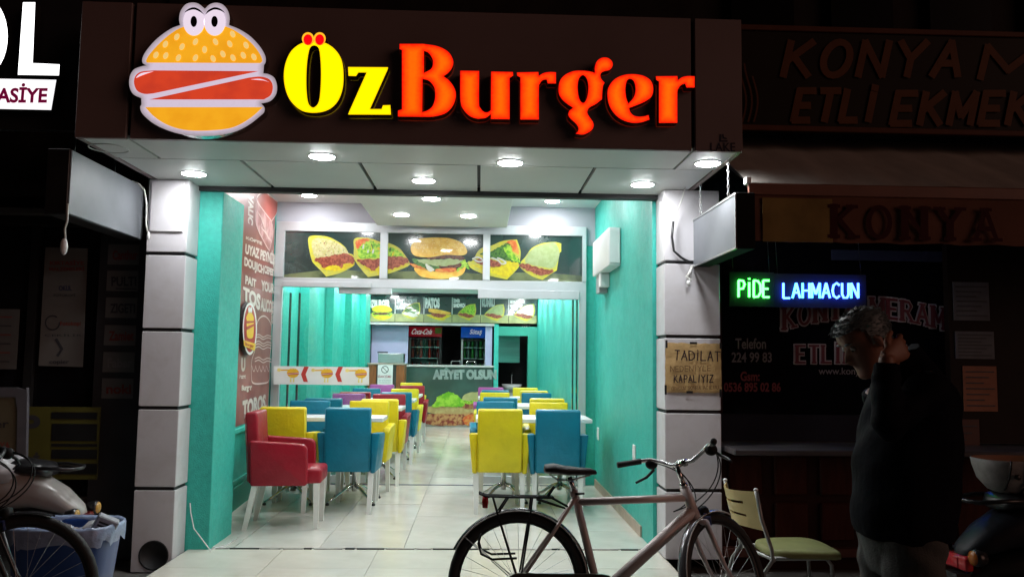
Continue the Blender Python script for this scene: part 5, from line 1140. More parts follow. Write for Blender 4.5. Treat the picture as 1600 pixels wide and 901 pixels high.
cup = thing('paper_carton', 'grey printed paper carton sticking out of the blue bin', 'carton', (BX+.15, BYc-.05, .42))
m = MB(); Mx = Matrix.Translation((BX+.17, BYc-.05, .36)) @ Matrix.Rotation(.5, 4, 'Y') @ Matrix.Rotation(.4, 4, 'Z'); m.box(-.055, .055, -.03, .03, .0, .16, pm('carton_grey', (.32,.34,.38), rough=.5, var=.2, scale=30), bev=.006, M=Mx); m.build('box', cup)
m = MB()
for k in range(3): m.box(-.04, .035, -.0325, -.0305, .09+k*.018, .10+k*.018, ib, M=Mx)
m.build('print', cup)

# ------------------------------------------------------------------ bicycles
def circ(c, r, n, M=None, t0=0, t1=2*PI, close=True):
    out = []
    for i in range(n):
        t = t0+(t1-t0)*i/(n if close else n-1); p = Vector((c[0]+r*math.cos(t), c[1], c[2]+r*math.sin(t))); out.append(M @ p if M else p)
    return out
def bicycle(loc, label, C, steer, lean, full=True):
    t = thing('bicycle', label, 'bicycle', (0,0,0)); RR = .35; H0 = (0,0,RR); H1 = (1.082,0,RR)
    fm, bk, tyre = C['frame'], pm('matt_black_metal', (.008,.008,.008), rough=.6, spec=.2), rubber
    ht, hb_ = Vector((.862,0,.815)), Vector((.912,0,.675)); ax = (ht-hb_).normalized()
    S = Matrix.Translation(hb_) @ Matrix.Rotation(steer, 4, ax) @ Matrix.Translation(-hb_)
    bb_, sc_ = Vector((.415,0,.285)), Vector((.292,0,.775))
    def wheel(c, M):
        m = MB(); m.tube(circ(c, RR-.025, 44, M), .025, tyre, 8, closed=True); wh = m.build('wheel', t); 
        m = MB(); m.tube(circ(c, RR-.050, 44, M), .011, C['rim'], 6, closed=True); m.build('rim', wh)
        m = MB(); m.tube([M @ Vector((c[0], -.045, c[2])), M @ Vector((c[0], .045, c[2]))], .02, steel, 10)
        m.tube([M @ Vector((c[0], -.065, c[2])), M @ Vector((c[0], .065, c[2]))], .008, steel, 8); m.build('hub', wh)
        for k in range(28):
            a = 2*PI*k/28; b = a+(.55 if k % 4 < 2 else -.55); s_ = .03 if k % 2 else -.03
            m = MB(); m.tube([M @ Vector((c[0]+.018*math.cos(b), s_, c[2]+.018*math.sin(b))), M @ Vector((c[0]+(RR-.055)*math.cos(a), 0, c[2]+(RR-.055)*math.sin(a)))], .0012, steel, 3, caps=False); m.build('spoke', wh)
        return wh
    I4 = Matrix.Identity(4)
    wheel(H0, I4); wheel(H1, S)
    def fender(c, M, a0, a1, name, stays, fmat=None):
        m = MB(); n = 26; vs = []; k = 7; R_ = RR+.016
        for i in range(n):
            a = a0+(a1-a0)*i/(n-1)
            for j in range(k):
                b = -1.25+2.5*j/(k-1); rr = R_-.022*(1-math.cos(b)); vs.append(M @ Vector((c[0]+rr*math.cos(a), .028*math.sin(b), c[2]+rr*math.sin(a))))
        m.add(vs, [(i*k+j, i*k+j+1, (i+1)*k+j+1, (i+1)*k+j) for i in range(n-1) for j in range(k-1)], fmat or C['fender'], True)
        m2 = [M @ Vector((c[0]+(R_-.013)*math.cos(a0+(a1-a0)*i/(n-1)), -.0275, c[2]+(R_-.013)*math.sin(a0+(a1-a0)*i/(n-1)))) for i in range(n)]
        m.tube(m2, .0035, C['trim'], 5)
        f_ = m.build(name, t, recalc=False); m = MB()
        for a in stays:
            for s_ in (-1, 1): m.tube([M @ Vector((c[0], s_*.05, c[2])), M @ Vector((c[0]+(R_-.01)*math.cos(a), s_*.026, c[2]+(R_-.01)*math.sin(a)))], .0028, C['trim'], 5)
        m.build('stay', f_)
    fender(H0, I4, math.radians(-8), math.radians(153), 'rear_mudguard', [math.radians(140)])
    fender(H1, S, math.radians(72), math.radians(205), 'front_mudguard', [math.radians(185)], C.get('front'))
    m = MB(); m.tube([sc_+Vector((.006,0,-.03)), ht+Vector((.008,0,-.045))], [.0195,.0195], fm, 12); m.tube([bb_, hb_+Vector((-.012,0,.03))], .031, fm, 14); m.tube([bb_, sc_+Vector((-.006,0,.03))], .0205, fm, 12)
    m.tube([hb_-ax*.005, ht+ax*.005], .0265, fm, 14)
    for s_ in (-1, 1):
        m.tube([sc_+Vector((-.0,s_*.016,-.01)), Vector((.15,s_*.045,.56)), Vector((0,s_*.058,RR))], [.010,.0095,.008], fm, 8); m.tube([bb_+Vector((0,s_*.03,0)), Vector((.2,s_*.05,.315)), Vector((0,s_*.058,RR))], [.012,.010,.008], fm, 8)
    m.tube([bb_+Vector((0,-.045,0)), bb_+Vector((0,.045,0))], .026, fm, 12); m.build('frame', t)
    m = MB(); cr = S @ Vector((.921,0,.655))
    m.tube([S @ (hb_+ax*.0), S @ (hb_-ax*.03)], .02, C['fork'], 10); m.tube([S @ Vector((.925,-.055,.64)), S @ Vector((.922,0,.652)), S @ Vector((.925,.055,.64))], .017, C['fork'], 8)
    for s_ in (-1, 1): m.tube([S @ Vector((.925,s_*.052,.645)), S @ Vector((.975,s_*.052,.52)), S @ Vector((1.03,s_*.052,.415)), S @ Vector((1.082,s_*.054,RR))], [.015,.014,.011,.008], C['fork'], 8)
    m.build('fork', t)
    m = MB(); m.tube([S @ (ht+ax*.008), S @ (ht+ax*.03)], .02, chrome, 10); m.tube([S @ (ht+ax*.03), S @ (ht+ax*.115)], .0125, chrome, 10); top = ht+ax*.118
    cl2 = top+Vector((.05,0,.02)); m.tube([S @ top, S @ (top+Vector((.0,0,.004))), S @ cl2], [.014,.016,.014], chrome, 10); m.tube([S @ (cl2+Vector((0,-.025,0))), S @ (cl2+Vector((0,.025,0)))], .019, chrome, 10); m.build('stem', t)
    m = MB(); hbp = []
    for s_ in (1, -1):
        seq = [(0,.0,.0),(.0,.07,.002),(-.002,.13,.03),(-.02,.19,.052),(-.06,.25,.052),(-.12,.295,.045)]
        pts = [S @ (cl2+Vector((a, s_*b, c_))) for a, b, c_ in seq]; hbp.append(pts)
    m.tube(hbp[0][::-1]+hbp[1][1:], .0115, C['bar'], 8); m.build('handlebar', t)
    for k, s_ in enumerate((1, -1)):
        p0 = cl2+Vector((-.045, s_*.235, .052)); p1 = cl2+Vector((-.150, s_*.315, .040)); d = (p1-p0)
        m = MB(); m.tube([S @ p0, S @ (p0+d*.1), S @ (p0+d*.5), S @ (p0+d*.95), S @ p1], [.0155,.0165,.0155,.017,.015], rubber, 10); m.build('grip', t)
        b0 = cl2+Vector((-.022, s_*.195, .05)); m = MB(); m.ell(S @ (b0+Vector((.014,0,-.018))), (.034,.028,.030), bk, 12, 8); m.build('shifter', t)
        m = MB(); m.tube([S @ (b0+Vector((.01,0,-.015))), S @ (b0+Vector((.05,s_*.02,-.045))), S @ (b0+Vector((.045,s_*.07,-.075))), S @ (b0+Vector((.0,s_*.115,-.10)))], [.010,.009,.008,.007], C['lever'], 6); m.build('brake_lever', t)
        for j in (0, 1):
            m = MB(); e = S @ (hb_+ax*.03) if j else Vector((.80,0,.70)); a0 = S @ (b0+Vector((.03,0,-.01)))
            c1 = S @ (cl2+Vector((.21+.05*j, s_*.11, .03-.04*j))); c2 = S @ (cl2+Vector((.24-.05*j, s_*.06, -.17)))
            pp = [a0*(1-u)**3+c1*3*u*(1-u)**2+c2*3*u*u*(1-u)+e*u**3 for u in [i/14 for i in range(15)]]; m.tube(pp, .0034, bk, 5); m.build('cable', t)
    m = MB(); m.lathe([(.001,-.03),(.02,-.03),(.034,.0),(.032,.02),(.02,.026),(.001,.027)], bk, S @ Vector((.975,0,.70)), 14, M=Matrix.Rotation(steer, 3, 'Z') @ Matrix.Rotation(PI/2, 3, 'Y')); m.build('headlamp', t)
    m = MB()
    for s_ in (-1, 1): m.tube([S @ Vector((.945,s_*.03,.665)), S @ Vector((.985,s_*.035,.67)), S @ Vector((.99,s_*.03,.63))], .008, C['brake'], 6)
    m.tube([S @ Vector((.94,-.035,.685)), S @ Vector((.99,-.02,.69)), S @ Vector((1.02,.04,.685))], .004, C['brake'], 5); m.build('front_brake', t)
    m = MB(); m.tube([sc_+Vector((0,0,.02)), sc_+Vector((-.03,0,.095))], .0135, chrome, 10); m.tube([sc_+Vector((-.004,0,.0)), sc_+Vector((-.010,0,.028))], .0205, fm, 12); m.tube([sc_+Vector((.0,-.02,.012)), sc_+Vector((.045,-.03,.016))], .006, bk, 6); m.build('seat_post', t)
    m = MB(); c = sc_+Vector((-.03,0,.115)); rings = []
    for x, wz, h, z in ((-.13,.02,.012,.015),(-.125,.07,.026,.018),(-.08,.078,.032,.018),(-.02,.06,.028,.010),(.05,.032,.024,.006),(.11,.02,.02,.006),(.138,.012,.012,.003),(.143,.004,.005,.0)):
        rings.append([c+Vector((x, wz*math.cos(a), z+h*math.sin(a)*(1 if math.sin(a) > 0 else .75))) for a in [2*PI*i/16 for i in range(16)]])
    loft(m, rings, C['saddle'], capt=True); sd_ = m.build('saddle', t)
    m = MB()
    for s_ in (-1, 1): m.tube([c+Vector((-.10,s_*.03,-.008)), c+Vector((-.06,s_*.022,-.035)), c+Vector((.02,s_*.02,-.033)), c+Vector((.11,s_*.008,-.008))], .0035, steel, 5)
    m.build('saddle_rail', sd_)
    if full:
        zr = .772; m = MB()
        for y in (-.055, -.018, .018, .055): m.tube([(-.20,y,zr+.018), (-.17,y,zr+.004), (-.05,y,zr), (.18,y,zr-.002)], .005, bk, 6)
        for x in (-.15, -.02, .10, .175): m.tube([(x,-.058,zr), (x,.058,zr)], .005, bk, 6)
        m.tube([(.15,-.03,zr), (.185,-.03,zr+.05), (.185,.03,zr+.05), (.15,.03,zr)], .004, bk, 5)
        for s_ in (-1, 1):
            m.tube([(-.13,s_*.058,zr), (-.10,s_*.062,zr-.10), (.0,s_*.07,RR+.02)], .006, bk, 6); m.tube([(.07,s_*.058,zr), (.055,s_*.06,.65), (.012,s_*.07,RR+.02)], .0055, bk, 6); m.tube([(-.05,s_*.05,zr), (-.10,s_*.058,zr-.075)], .005, bk, 5)
            m.tube([(.17,s_*.04,zr-.004), (.26,s_*.02,.72)], .005, bk, 5); m.tube([(.09,s_*.05,zr-.01), (.24,s_*.022,.715)], .004, bk, 5)
            m.tube([(-.008,s_*.075,.50-.02), (-.13,s_*.08,.475), (-.185,s_*.08,.50), (-.20,s_*.08,.55), (-.185,s_*.08,.60)], .006, bk, 6)
        m.build('luggage_rack', t)
        m = MB(); m.lathe([(.002,-.03),(.014,-.028),(.017,0),(.014,.028),(.002,.03)], pm('red_reflector', (.45,.01,.015), rough=.2), (-.168,0,zr-.03), 10); m.build('tail_reflector', t)
    m = MB(); r_ = [(0+.06*math.cos(a), -.085, RR+.06*math.sin(a)) for a in [PI/2+PI*i/8 for i in range(9)]]+[(bb_.x+.10*math.cos(a), -.085, bb_.z+.02+.10*math.sin(a)) for a in [-PI/2+PI*i/8 for i in range(9)]]
    m.poly([Vector(p) for p in r_], C['guard'], ext=(0,.022,0)); m.build('chain_guard', t)
    for s_, a in ((-1, 1.1), (1, 1.1+PI)):
        m = MB(); e = bb_+Vector((.17*math.cos(-a), s_*.10, .17*math.sin(-a))); m.tube([bb_+Vector((0,s_*.06,0)), bb_+Vector((0,s_*.10,0)), e], .009, steel, 6); m.box(e.x-.045, e.x+.045, min(e.y, e.y+s_*.09), max(e.y, e.y+s_*.09), e.z-.012, e.z+.012, bk, bev=.004); m.build('pedal_crank', t)
    m = MB(); m.lathe([(.02,-.012),(.055,-.01),(.05,0),(.04,.006),(.03,.016)], steel, (0,-.05,RR), 16, M=Matrix.Rotation(PI/2, 3, 'X')); m.build('sprocket', t)
    m = MB(); m.tube([(.12,.06,.30), (.05,.17,.012)], .008, bk, 6); m.build('kickstand', t)
    t.location = loc; t.rotation_euler = (lean, 0, 0); return t
frame_c = pm('greyish_pink_bike_paint', (0.62,0.53,0.51), rough=.36, metal=.1, var=.05)
CB = dict(front=pm('painted_light_mudguard', (.30,.30,.32), rough=.25, metal=.7), frame=frame_c, fork=pm('grey_bike_paint', (.56,.50,.50), rough=.34, metal=.1, var=.05), rim=pm('dark_rim', (.05,.05,.05), rough=.3, metal=.6), fender=pm('black_mudguard', (.02,.02,.022), rough=.22), trim=pm('pale_trim_line', (.65,.65,.63), rough=.3), bar=pm('bar_alloy', (.55,.55,.56), rough=.25, metal=.9), lever=black_pl, brake=pm('blue_grey_brake', (.03,.05,.16), rough=.35), saddle=pm('black_vinyl_saddle', (.010,.010,.011), rough=.5, spec=.3, bump=.15, bscale=90), guard=pm('dark_olive_guard', (.06,.058,.045), rough=.3, var=.2))  # front mudguard: the light falling on it is painted in as silver
bicycle((.212, 4.27, -.105), 'greyish pink city bicycle with luggage rack parked across the shop entrance', CB, math.radians(42), math.radians(-4))
CB2 = dict(CB); CB2['front'] = None; CB2['frame'] = CB2['fork'] = pm('black_bike_paint', (.015,.015,.017), rough=.3); CB2['bar'] = black_pl; CB2['trim'] = black_pl
bicycle((at(44, 886, Y=4.2).x-1.075, 4.12, -.105), 'black bicycle at the left edge, its front wheel before the blue bin', CB2, math.radians(4), math.radians(-3), False)

# ------------------------------------------------------------------ scooters
def scooter(loc, rz, label, C):
    t = thing('motor_scooter', label, 'scooter', (0,0,0))
    def wheel(x):
        m = MB(); m.tube(circ((x,0,.24), .195, 32), .045, rubber, 10, closed=True); w_ = m.build('wheel', t)
        m = MB(); m.lathe([(.02,-.05),(.06,-.045),(.10,-.02),(.158,-.022),(.158,.022),(.10,.02),(.06,.045),(.02,.05)], steel, (x,0,.24), 20, M=Matrix.Rotation(PI/2, 3, 'X')); m.build('rim', w_)
    wheel(0); wheel(1.24)
    def el(x, z, h, w_, n=20, e=2.6): return [Vector((x, w_*math.copysign(abs(math.cos(a))**(2/e), math.cos(a)), z+h*math.copysign(abs(math.sin(a))**(2/e), math.sin(a)))) for a in [2*PI*i/n for i in range(n)]]
    m = MB(); loft(m, [el(*p) for p in ((-.40,.52,.02,.03),(-.37,.54,.045,.075),(-.27,.60,.075,.105),(-.12,.66,.10,.13),(.1,.665,.12,.15),(.35,.64,.13,.155),(.52,.56,.16,.15),(.60,.45,.16,.14),(.63,.38,.10,.13))], C['body'], capt=True); m.build('rear_body', t)
    m = MB(); loft(m, [el(*p) for p in ((-.36,.42,.02,.05),(-.30,.46,.05,.09),(.0,.48,.09,.115),(.4,.44,.10,.12))], C['dark'], capt=True); m.build('under_tail', t)
    m = MB(); loft(m, [el(*p) for p in ((-.20,.765,.02,.08),(-.17,.785,.04,.115),(-.02,.80,.045,.135),(.12,.785,.045,.13),(.25,.80,.045,.125),(.48,.775,.045,.10),(.56,.75,.02,.07))], C['seat'], capt=True); m.build('seat', t)
    m = MB(); m.tube([(-.05,-.11,.80), (-.22,-.12,.80), (-.34,-.09,.79), (-.37,0,.79), (-.34,.09,.79), (-.22,.12,.80), (-.05,.11,.80)], .011, C['dark'], 8); m.build('grab_rail', t)
    m = MB(); m.box(.55, 1.0, -.14, .14, .27, .36, C['dark'], bev=.03, seg=2); m.build('floorboard', t)
    m = MB(); loft(m, [el(*p) for p in ((.95,.55,.28,.19),(1.02,.60,.30,.20),(1.08,.62,.27,.16),(1.12,.62,.2,.08))], C['body'], capt=True); m.build('front_shield', t)
    m = MB(); loft(m, [el(*p) for p in ((.84,.96,.03,.05),(.90,.97,.06,.09),(.98,.98,.07,.10),(1.04,.97,.05,.07))], C['body'], capt=True); m.build('handlebar_cowl', t)
    for s_ in (-1, 1):
        m = MB(); m.tube([(.90,s_*.08,.98), (.86,s_*.24,1.0)], .011, steel, 6); m.tube([(.865,s_*.23,1.0), (.84,s_*.35,1.0)], .017, rubber, 8); m.build('grip', t)
        m = MB(); m.tube([(.93,s_*.14,1.0), (.96,s_*.2,1.12)], .005, black_pl, 5); m.ell((.965,s_*.23,1.16), (.012,.055,.035), black_pl, 10, 8); m.build('mirror', t)
        m = MB(); m.tube([(-.33,s_*.06,.535), (-.36,s_*.10,.535)], .012, C['dark'], 6); M9 = Matrix.Rotation(-PI/2, 3, 'Y'); m.lathe([(.001,-.05),(.03,-.045),(.042,0),(.036,.016)], C['dark'], (-.40,s_*.135,.535), 14, M=M9); m.lathe([(.037,.012),(.034,.02),(.016,.028),(.001,.029)], C['ind'], (-.40,s_*.135,.535), 14, M=M9); m.build('indicator', t)
    m = MB(); m.tube([(1.03,s_*.06,.62) for s_ in (-1, 1)], .02, C['dark'], 6)
    for s_ in (-1, 1): m.tube([(1.07,s_*.065,.70), (1.24,s_*.07,.24)], .022, steel, 8)
    m.build('fork', t)
    m = MB(); m.tube([(1.24+.25*math.cos(a), 0, .24+.25*math.sin(a)) for a in [math.radians(20+8*i) for i in range(18)]], .05, C['body'], 10); m.build('front_mudguard', t)
    m = MB(); m.box(-.42, -.375, -.085, .085, .455, .525, C['lamp'], bev=.012, seg=2); m.box(-.425, -.38, -.03, .03, .46, .52, C['lamp'], bev=.008, seg=2); m.build('tail_lamp', t)
    m = MB(); m.box(-.455, -.448, -.10, .10, .27, .40, white_pl, bev=.004); m.box(-.446, -.37, -.05, .05, .30, .44, C['dark']); m.build('number_plate', t)
    m = MB(); m.tube([(.3,-.17,.26), (.0,-.19,.28), (-.3,-.19,.36)], [.03,.05,.052], C['dark'], 12); m.build('exhaust', t)
    if 'stripe' in C: m = MB(); m.tube([(-.18,-.125,.66), (.0,-.155,.63), (.25,-.168,.60)], .022, C['stripe'], 6); m.build('stripe', t)
    t.location = loc; t.rotation_euler = (0, 0, rz); return t
dk = pm('black_scooter_plastic', (.018,.018,.02), rough=.3)
scooter((at(134,780,Y=5.15).x-.40, 5.15, -.105), PI, 'white motor scooter with black seat behind the bin, only its tail in view', dict(body=pm('white_scooter_paint', (0.38,0.355,0.34), rough=.25, var=.04), dark=dk, seat=pm('black_scooter_seat', (.016,.016,.018), rough=.3), ind=pm('amber_lens', (.50,.28,.06), rough=.2), lamp=pm('dark_red_lens', (.12,.01,.01), rough=.2), stripe=pm('orange_stripe', (.5,.2,.03), rough=.3)))
m = MB(); rn = random.Random(12); b = bmesh.new(); bmesh.ops.create_icosphere(b, subdivisions=3, radius=.16)
for v in b.verts: v.co *= rn.uniform(.82, 1.12); v.co.z *= .6
c = at(-2, 733, Y=5.1); m.bm(b, pm('grey_plastic_bag', (.42,.42,.44), rough=.3, var=.2), True, Matrix.Translation(c))
tag(m.build('plastic_bag'), 'crumpled grey plastic bag lying on the scooter seat at the left edge', 'bag')
scY = 4.2; sx = at(1485, 867, Y=scY).x
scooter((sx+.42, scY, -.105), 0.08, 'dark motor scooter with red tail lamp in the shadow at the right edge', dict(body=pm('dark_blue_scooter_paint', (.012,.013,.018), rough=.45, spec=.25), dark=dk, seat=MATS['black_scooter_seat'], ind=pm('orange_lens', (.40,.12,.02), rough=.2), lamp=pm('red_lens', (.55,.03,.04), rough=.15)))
# pale basket on the back of the scooter
bkY = 4.2; p0 = at(1525, 716, Y=bkY); p1 = at(1585, 768, Y=bkY); bkx = p0.x+.20; bk_ = thing('carrier_basket', 'pale boat shaped basket with dark straps strapped on the dark scooter', 'basket', (bkx, bkY, p1.z))
wk = pm('pale_woven_plastic', (0.3100,0.2914,0.2790), rough=.5, var=.15, scale=30, bump=.4, bscale=160); br_ = pm('brown_basket_lining', (.30,.13,.06), rough=.6, var=.2)
hz_ = p0.z-p1.z; m = MB(); loft(m, [ring_pts(bkx, bkY, p1.z+hz_*z, a, b, 40, 2.6) for z, a, b in ((0,.10,.07),(.08,.13,.09),(.4,.175,.125),(.8,.195,.145),(1.0,.20,.15),(1.02,.197,.147))], wk); m.build('basket_shell', bk_)
m = MB(); loft(m, [ring_pts(bkx, bkY, p1.z+hz_*z, a, b, 40, 2.6) for z, a, b in ((1.021,.196,.146),(.7,.17,.125),(.3,.14,.10),(.2,.05,.04))], br_, capb=False, capt=True); m.build('lining', bk_)
for tx_ in (-.11, -.03, .06):
    m = MB(); pts = []
    for z, a, b in ((.0,.10,.07),(.2,.155,.11),(.5,.185,.132),(.8,.20,.149),(1.02,.205,.155)):
        k = min(.98, abs(tx_)/a); y = b*(1-k**2.6)**(1/2.6); pts.append((bkx+tx_*(1 if z > .1 else .8), bkY-y-.004, p1.z+hz_*z))
    m.tube(pts, .0055, black_pl, 6); m.build('strap', bk_)
m = MB(); m.lathe([(.002,-.006),(.013,-.006),(.013,.006),(.002,.006)], black_pl, (bkx-.075, bkY-.138, p1.z+hz_*.55), 12, M=Matrix.Rotation(PI/2, 3, 'X')); m.build('button', bk_)
m = MB(); m.box(bkx-.08, bkx+.08, bkY-.06, bkY+.06, p1.z-.03, p1.z-.002, black_pl, bev=.006); m.build('carrier_plate', bk_)

# ------------------------------------------------------------------ metal framed chair with pale curved back
cc = thing('cafe_chair', 'metal chair with pale slotted curved backrest and green seat by the panelled wall', 'chair', (1.7, 4.85, -.105))
tube_m = pm('grey_steel_tube', (.34,.34,.33), rough=.35, metal=.6)
pb = pm('pale_beech_plastic', (.54,.42,.17), rough=.42, var=.08, scale=7); gs = pm('olive_green_seat', (.33,.34,.13), rough=.5, var=.12, scale=9)
Nn, Ff = 4.66, 5.04; zt = at(1181, 768, Y=Nn).z; xn = at(1181, 768, Y=Nn).x; xf = at(1133, 745, Y=Ff).x; zs = .30
m = MB()
for (xt, y, s_) in ((xn, Nn, -1), (xf, Ff, 1)):
    m.tube([(xt, y, zt+.012), (xt+.03, y, zt-.15), (xt+.085, y, zs+.03), (xt+.09, y, zs-.03), (xt+.04, y, zs-.10), (xt-.06, y-.01*s_, -.10)], .0115, tube_m, 8); m.ell((xt, y, zt+.012), (.014,.014,.010), white_pl, 8, 6)
for (y, s_) in ((Nn+.02, -1), (Ff-.02, 1)): m.tube([(xn+.08, y, zs-.025), (xn+.40, y, zs-.022), (xn+.43, y, zs-.06), (xn+.45, y, -.10)], .0115, tube_m, 8)
m.tube([(xn+.41, Nn+.02, zs-.03), (xn+.41, Ff-.02, zs-.03)], .010, tube_m, 8); m.tube([(xn+.1, Nn, zs-.03), (xf+.1, Ff, zs-.03)], .010, tube_m, 8); m.build('frame', cc)
# curved back: grid with three slot rows left out
nu, nv = 14, 15; slots = {4: 1, 7: 1, 10: 1}; zb0, zb1 = zt-.215, zt+.0; m = MB(); vs = []
for th in (0, .008):
    for j in range(nv+1):
        for i in range(nu+1):
            u, v = i/nu, j/nv; y = Nn+.012+(Ff-Nn-.024)*u; x = xn+(xf-xn)*u-.075*math.sin(PI*u)*(1.0)+.047*(1-v)+th
            vs.append((x, y, zb0+(zb1-zb0)*v-.012*math.sin(PI*u)*(1 if v > .5 else -.6)))
K = (nu+1)*(nv+1); fs = []
hole = lambda i, j: j in slots and 3 <= i < nu-3
ix = lambda i, j: j*(nu+1)+i
for j in range(nv):
    for i in range(nu):
        if hole(i, j): continue
        q = (ix(i,j), ix(i+1,j), ix(i+1,j+1), ix(i,j+1)); fs.append(q); fs.append(tuple(K+k for k in q[::-1]))
        for (di, dj, a, b) in ((-1,0,ix(i,j),ix(i,j+1)),(1,0,ix(i+1,j),ix(i+1,j+1)),(0,-1,ix(i,j),ix(i+1,j)),(0,1,ix(i,j+1),ix(i+1,j+1))):
            i2, j2 = i+di, j+dj
            if not (0 <= i2 < nu and 0 <= j2 < nv) or hole(i2, j2): fs.append((a, b, K+b, K+a))
m.add(vs, fs, pb, False); m.build('backrest', cc)
m = MB(); rings = []
for z, k in ((zs-.022,.96),(zs-.018,1.0),(zs+.004,1.0),(zs+.016,.97),(zs+.020,.90),(zs+.021,.5)):
    r_ = ring_pts(0, 0, 0, .215*k, .20*k, 40, 3.6); rings.append([Vector((xn+.295+p.x, (Nn+Ff)/2+p.y*(1+.12*p.x/.2), z-.012*max(0, p.x/.2)**3)) for p in r_])
loft(m, rings, gs, capt=True); m.build('seat_pad', cc)

# ------------------------------------------------------------------ the person
per = thing('person', 'grey haired person in dark jacket and jeans, head bowed, hand on the neck', 'person', (1.55, 3.05, -.105))
skin = pm('skin', (.26,.115,.07), rough=.5, var=.10, scale=14, bump=.08, bscale=180); hair_m = pm('grey_hair', (0.12,0.15,0.155), rough=.55, var=.25, scale=30)
jk = pm('black_jacket_cloth', (.005,.0055,.009), rough=.75, var=.25, scale=8, bump=.3, bscale=30, spec=.04); jn = pm('grey_jeans', (0.0595,0.0595,0.0560), rough=.85, var=.25, scale=9, bump=.3, bscale=160)
HP = Vector((1.40, 3.02, 1.445)); pit = math.radians(34)
fw = Vector((-math.cos(pit), -.04, -math.sin(pit))).normalized(); upv = Vector((-math.sin(pit), 0, math.cos(pit))); upv = (upv-fw*upv.dot(fw)).normalized(); sdv = fw.cross(upv)
def hp(f, s_, u): return HP+fw*f+sdv*s_+upv*u
prof = [(-.122,.066,.030,.018),(-.115,.082,.005,.034),(-.10,.090,-.020,.046),(-.085,.088,-.038,.053),(-.07,.087,-.052,.058),(-.055,.086,-.062,.061),(-.04,.084,-.070,.064),(-.025,.085,-.076,.067),(-.01,.083,-.083,.070),(.005,.079,-.089,.072),(.02,.078,-.094,.074),(.035,.083,-.097,.0755),(.05,.083,-.098,.076),(.07,.077,-.095,.074),(.088,.062,-.083,.066),(.102,.040,-.062,.052),(.112,.012,-.036,.032),(.117,-.008,-.018,.010)]
NS = 40
def head_ring(u, f1, f0, w_, off=0.):
    out = []; cf, rf = (f1+f0)/2, (f1-f0)/2
    for i in range(NS):
        a = 2*PI*i/NS; c, s_ = math.cos(a), math.sin(a); f = cf+(rf+off)*math.copysign(abs(c)**.86, c); s2 = (w_+off)*math.copysign(abs(s_)**.9, s_)
        if c > 0 and off == 0:
            g = math.exp(-(s2/.013)**2); f += g*(.027*math.exp(-((u+.030)/.017)**2)+.012*math.exp(-((u+.005)/.018)**2))
            f += math.exp(-(s2/.024)**2)*(.006*math.exp(-((u+.064)/.006)**2)+.006*math.exp(-((u+.078)/.006)**2)-.004*math.exp(-((u+.071)/.003)**2)+.006*math.exp(-((u+.105)/.012)**2))
            f -= .010*(math.exp(-((abs(s2)-.032)/.014)**2))*math.exp(-((u-.010)/.012)**2); f += .004*math.exp(-((abs(s2)-.03)/.02)**2)*math.exp(-((u-.034)/.008)**2)
        out.append(hp(f, s2, u))
    return out
body = MB()
loft(body, [head_ring(*p) for p in prof], skin, capt=True)
for s_ in (-1, 1):
    Me = Matrix((fw, sdv, upv)).transposed()
    body.ell(hp(-.008, s_*.076, -.004), (.017,.009,.031), skin, 14, 10, M=(Me @ Matrix.Rotation(s_*.0+.2, 3, 'Y')).to_4x4())
body.tube([hp(-.02,0,-.03), hp(-.035,0,-.08), Vector((1.50,3.04,1.36)), Vector((1.555,3.05,1.30)), Vector((1.57,3.05,1.2))], [.055,.056,.058,.075,.11], skin, 20)
body.tube([(1.57,3.05,1.24), (1.555,3.05,1.05), (1.54,3.05,.88), (1.53,3.05,.76)], [.12,.12,.12,.13], skin, 18)
body.tube([(1.57,2.90,1.27), (1.57,3.20,1.27)], .07, skin, 14)
SL, EL, WL = Vector((1.565,2.865,1.28)), Vector((1.355,2.765,1.165)), Vector((1.378,2.815,1.383))
SRr, ER, WR = Vector((1.555,3.235,1.26)), Vector((1.64,3.29,1.0)), Vector((1.57,3.27,.78))
for A, B, Cw in ((SL, EL, WL), (SRr, ER, WR)):
    body.tube([A, A+(B-A)*.5, B, B+(Cw-B)*.4, Cw], [.055,.046,.038,.036,.026], skin, 14)
def hand(mb, wrist, along, across, nrm, curl, s_=1.0):
    """palm, four bent fingers of different length and a thumb leaving the side of the palm"""
    a, c, n = along.normalized(), across.normalized(), nrm.normalized()
    rings = []
    for t_, w_, th in ((-.01,.026,.019),(.02,.034,.018),(.05,.041,.017),(.08,.043,.015),(.092,.040,.011)):
        rings.append([wrist+a*t_+c*(w_*math.cos(q))+n*(th*math.sin(q)) for q in [2*PI*i/16 for i in range(16)]])
    loft(mb, rings, skin, capt=True)
    for k, (off, l) in enumerate(((-.031,.068),(-.0105,.078),(.0105,.072),(.030,.056))):
        p = wrist+a*.083+c*off; d = (a+c*off*2.2).normalized(); pts = [p-d*.02, p]; ang = 0
        for q in (.45, .30, .25):
            ang += curl*(1.0+.12*k); d2 = (d*math.cos(ang)-n*math.sin(ang)); p = p+d2*l*q; pts.append(p)
        mb.tube(pts, [.0095,.0098,.009,.008,.0065], skin, 10); mb.ell(pts[-1], (.0068,)*3, skin, 8, 6)
    p = wrist+a*.025-c*.030; pts = [p+c*.012, p-c*.012+a*.012-n*.006, p-c*.026+a*.038-n*.014, p-c*.030+a*.062-n*.020]
    mb.tube(pts, [.013,.012,.0105,.0085], skin, 10); mb.ell(pts[-1], (.0088,)*3, skin, 8, 6)
dirn = Vector((.80,.30,.40)); acr = Vector((.42,.0,-.85)); nr = dirn.cross(acr); nr = nr if nr.y < 0 else -nr
hand(body, WL, dirn, acr, nr, .42)
hand(body, WR, Vector((-.25,-.05,-.9)), Vector((1,.1,-.2)), Vector((0,.9,.1)), .35)
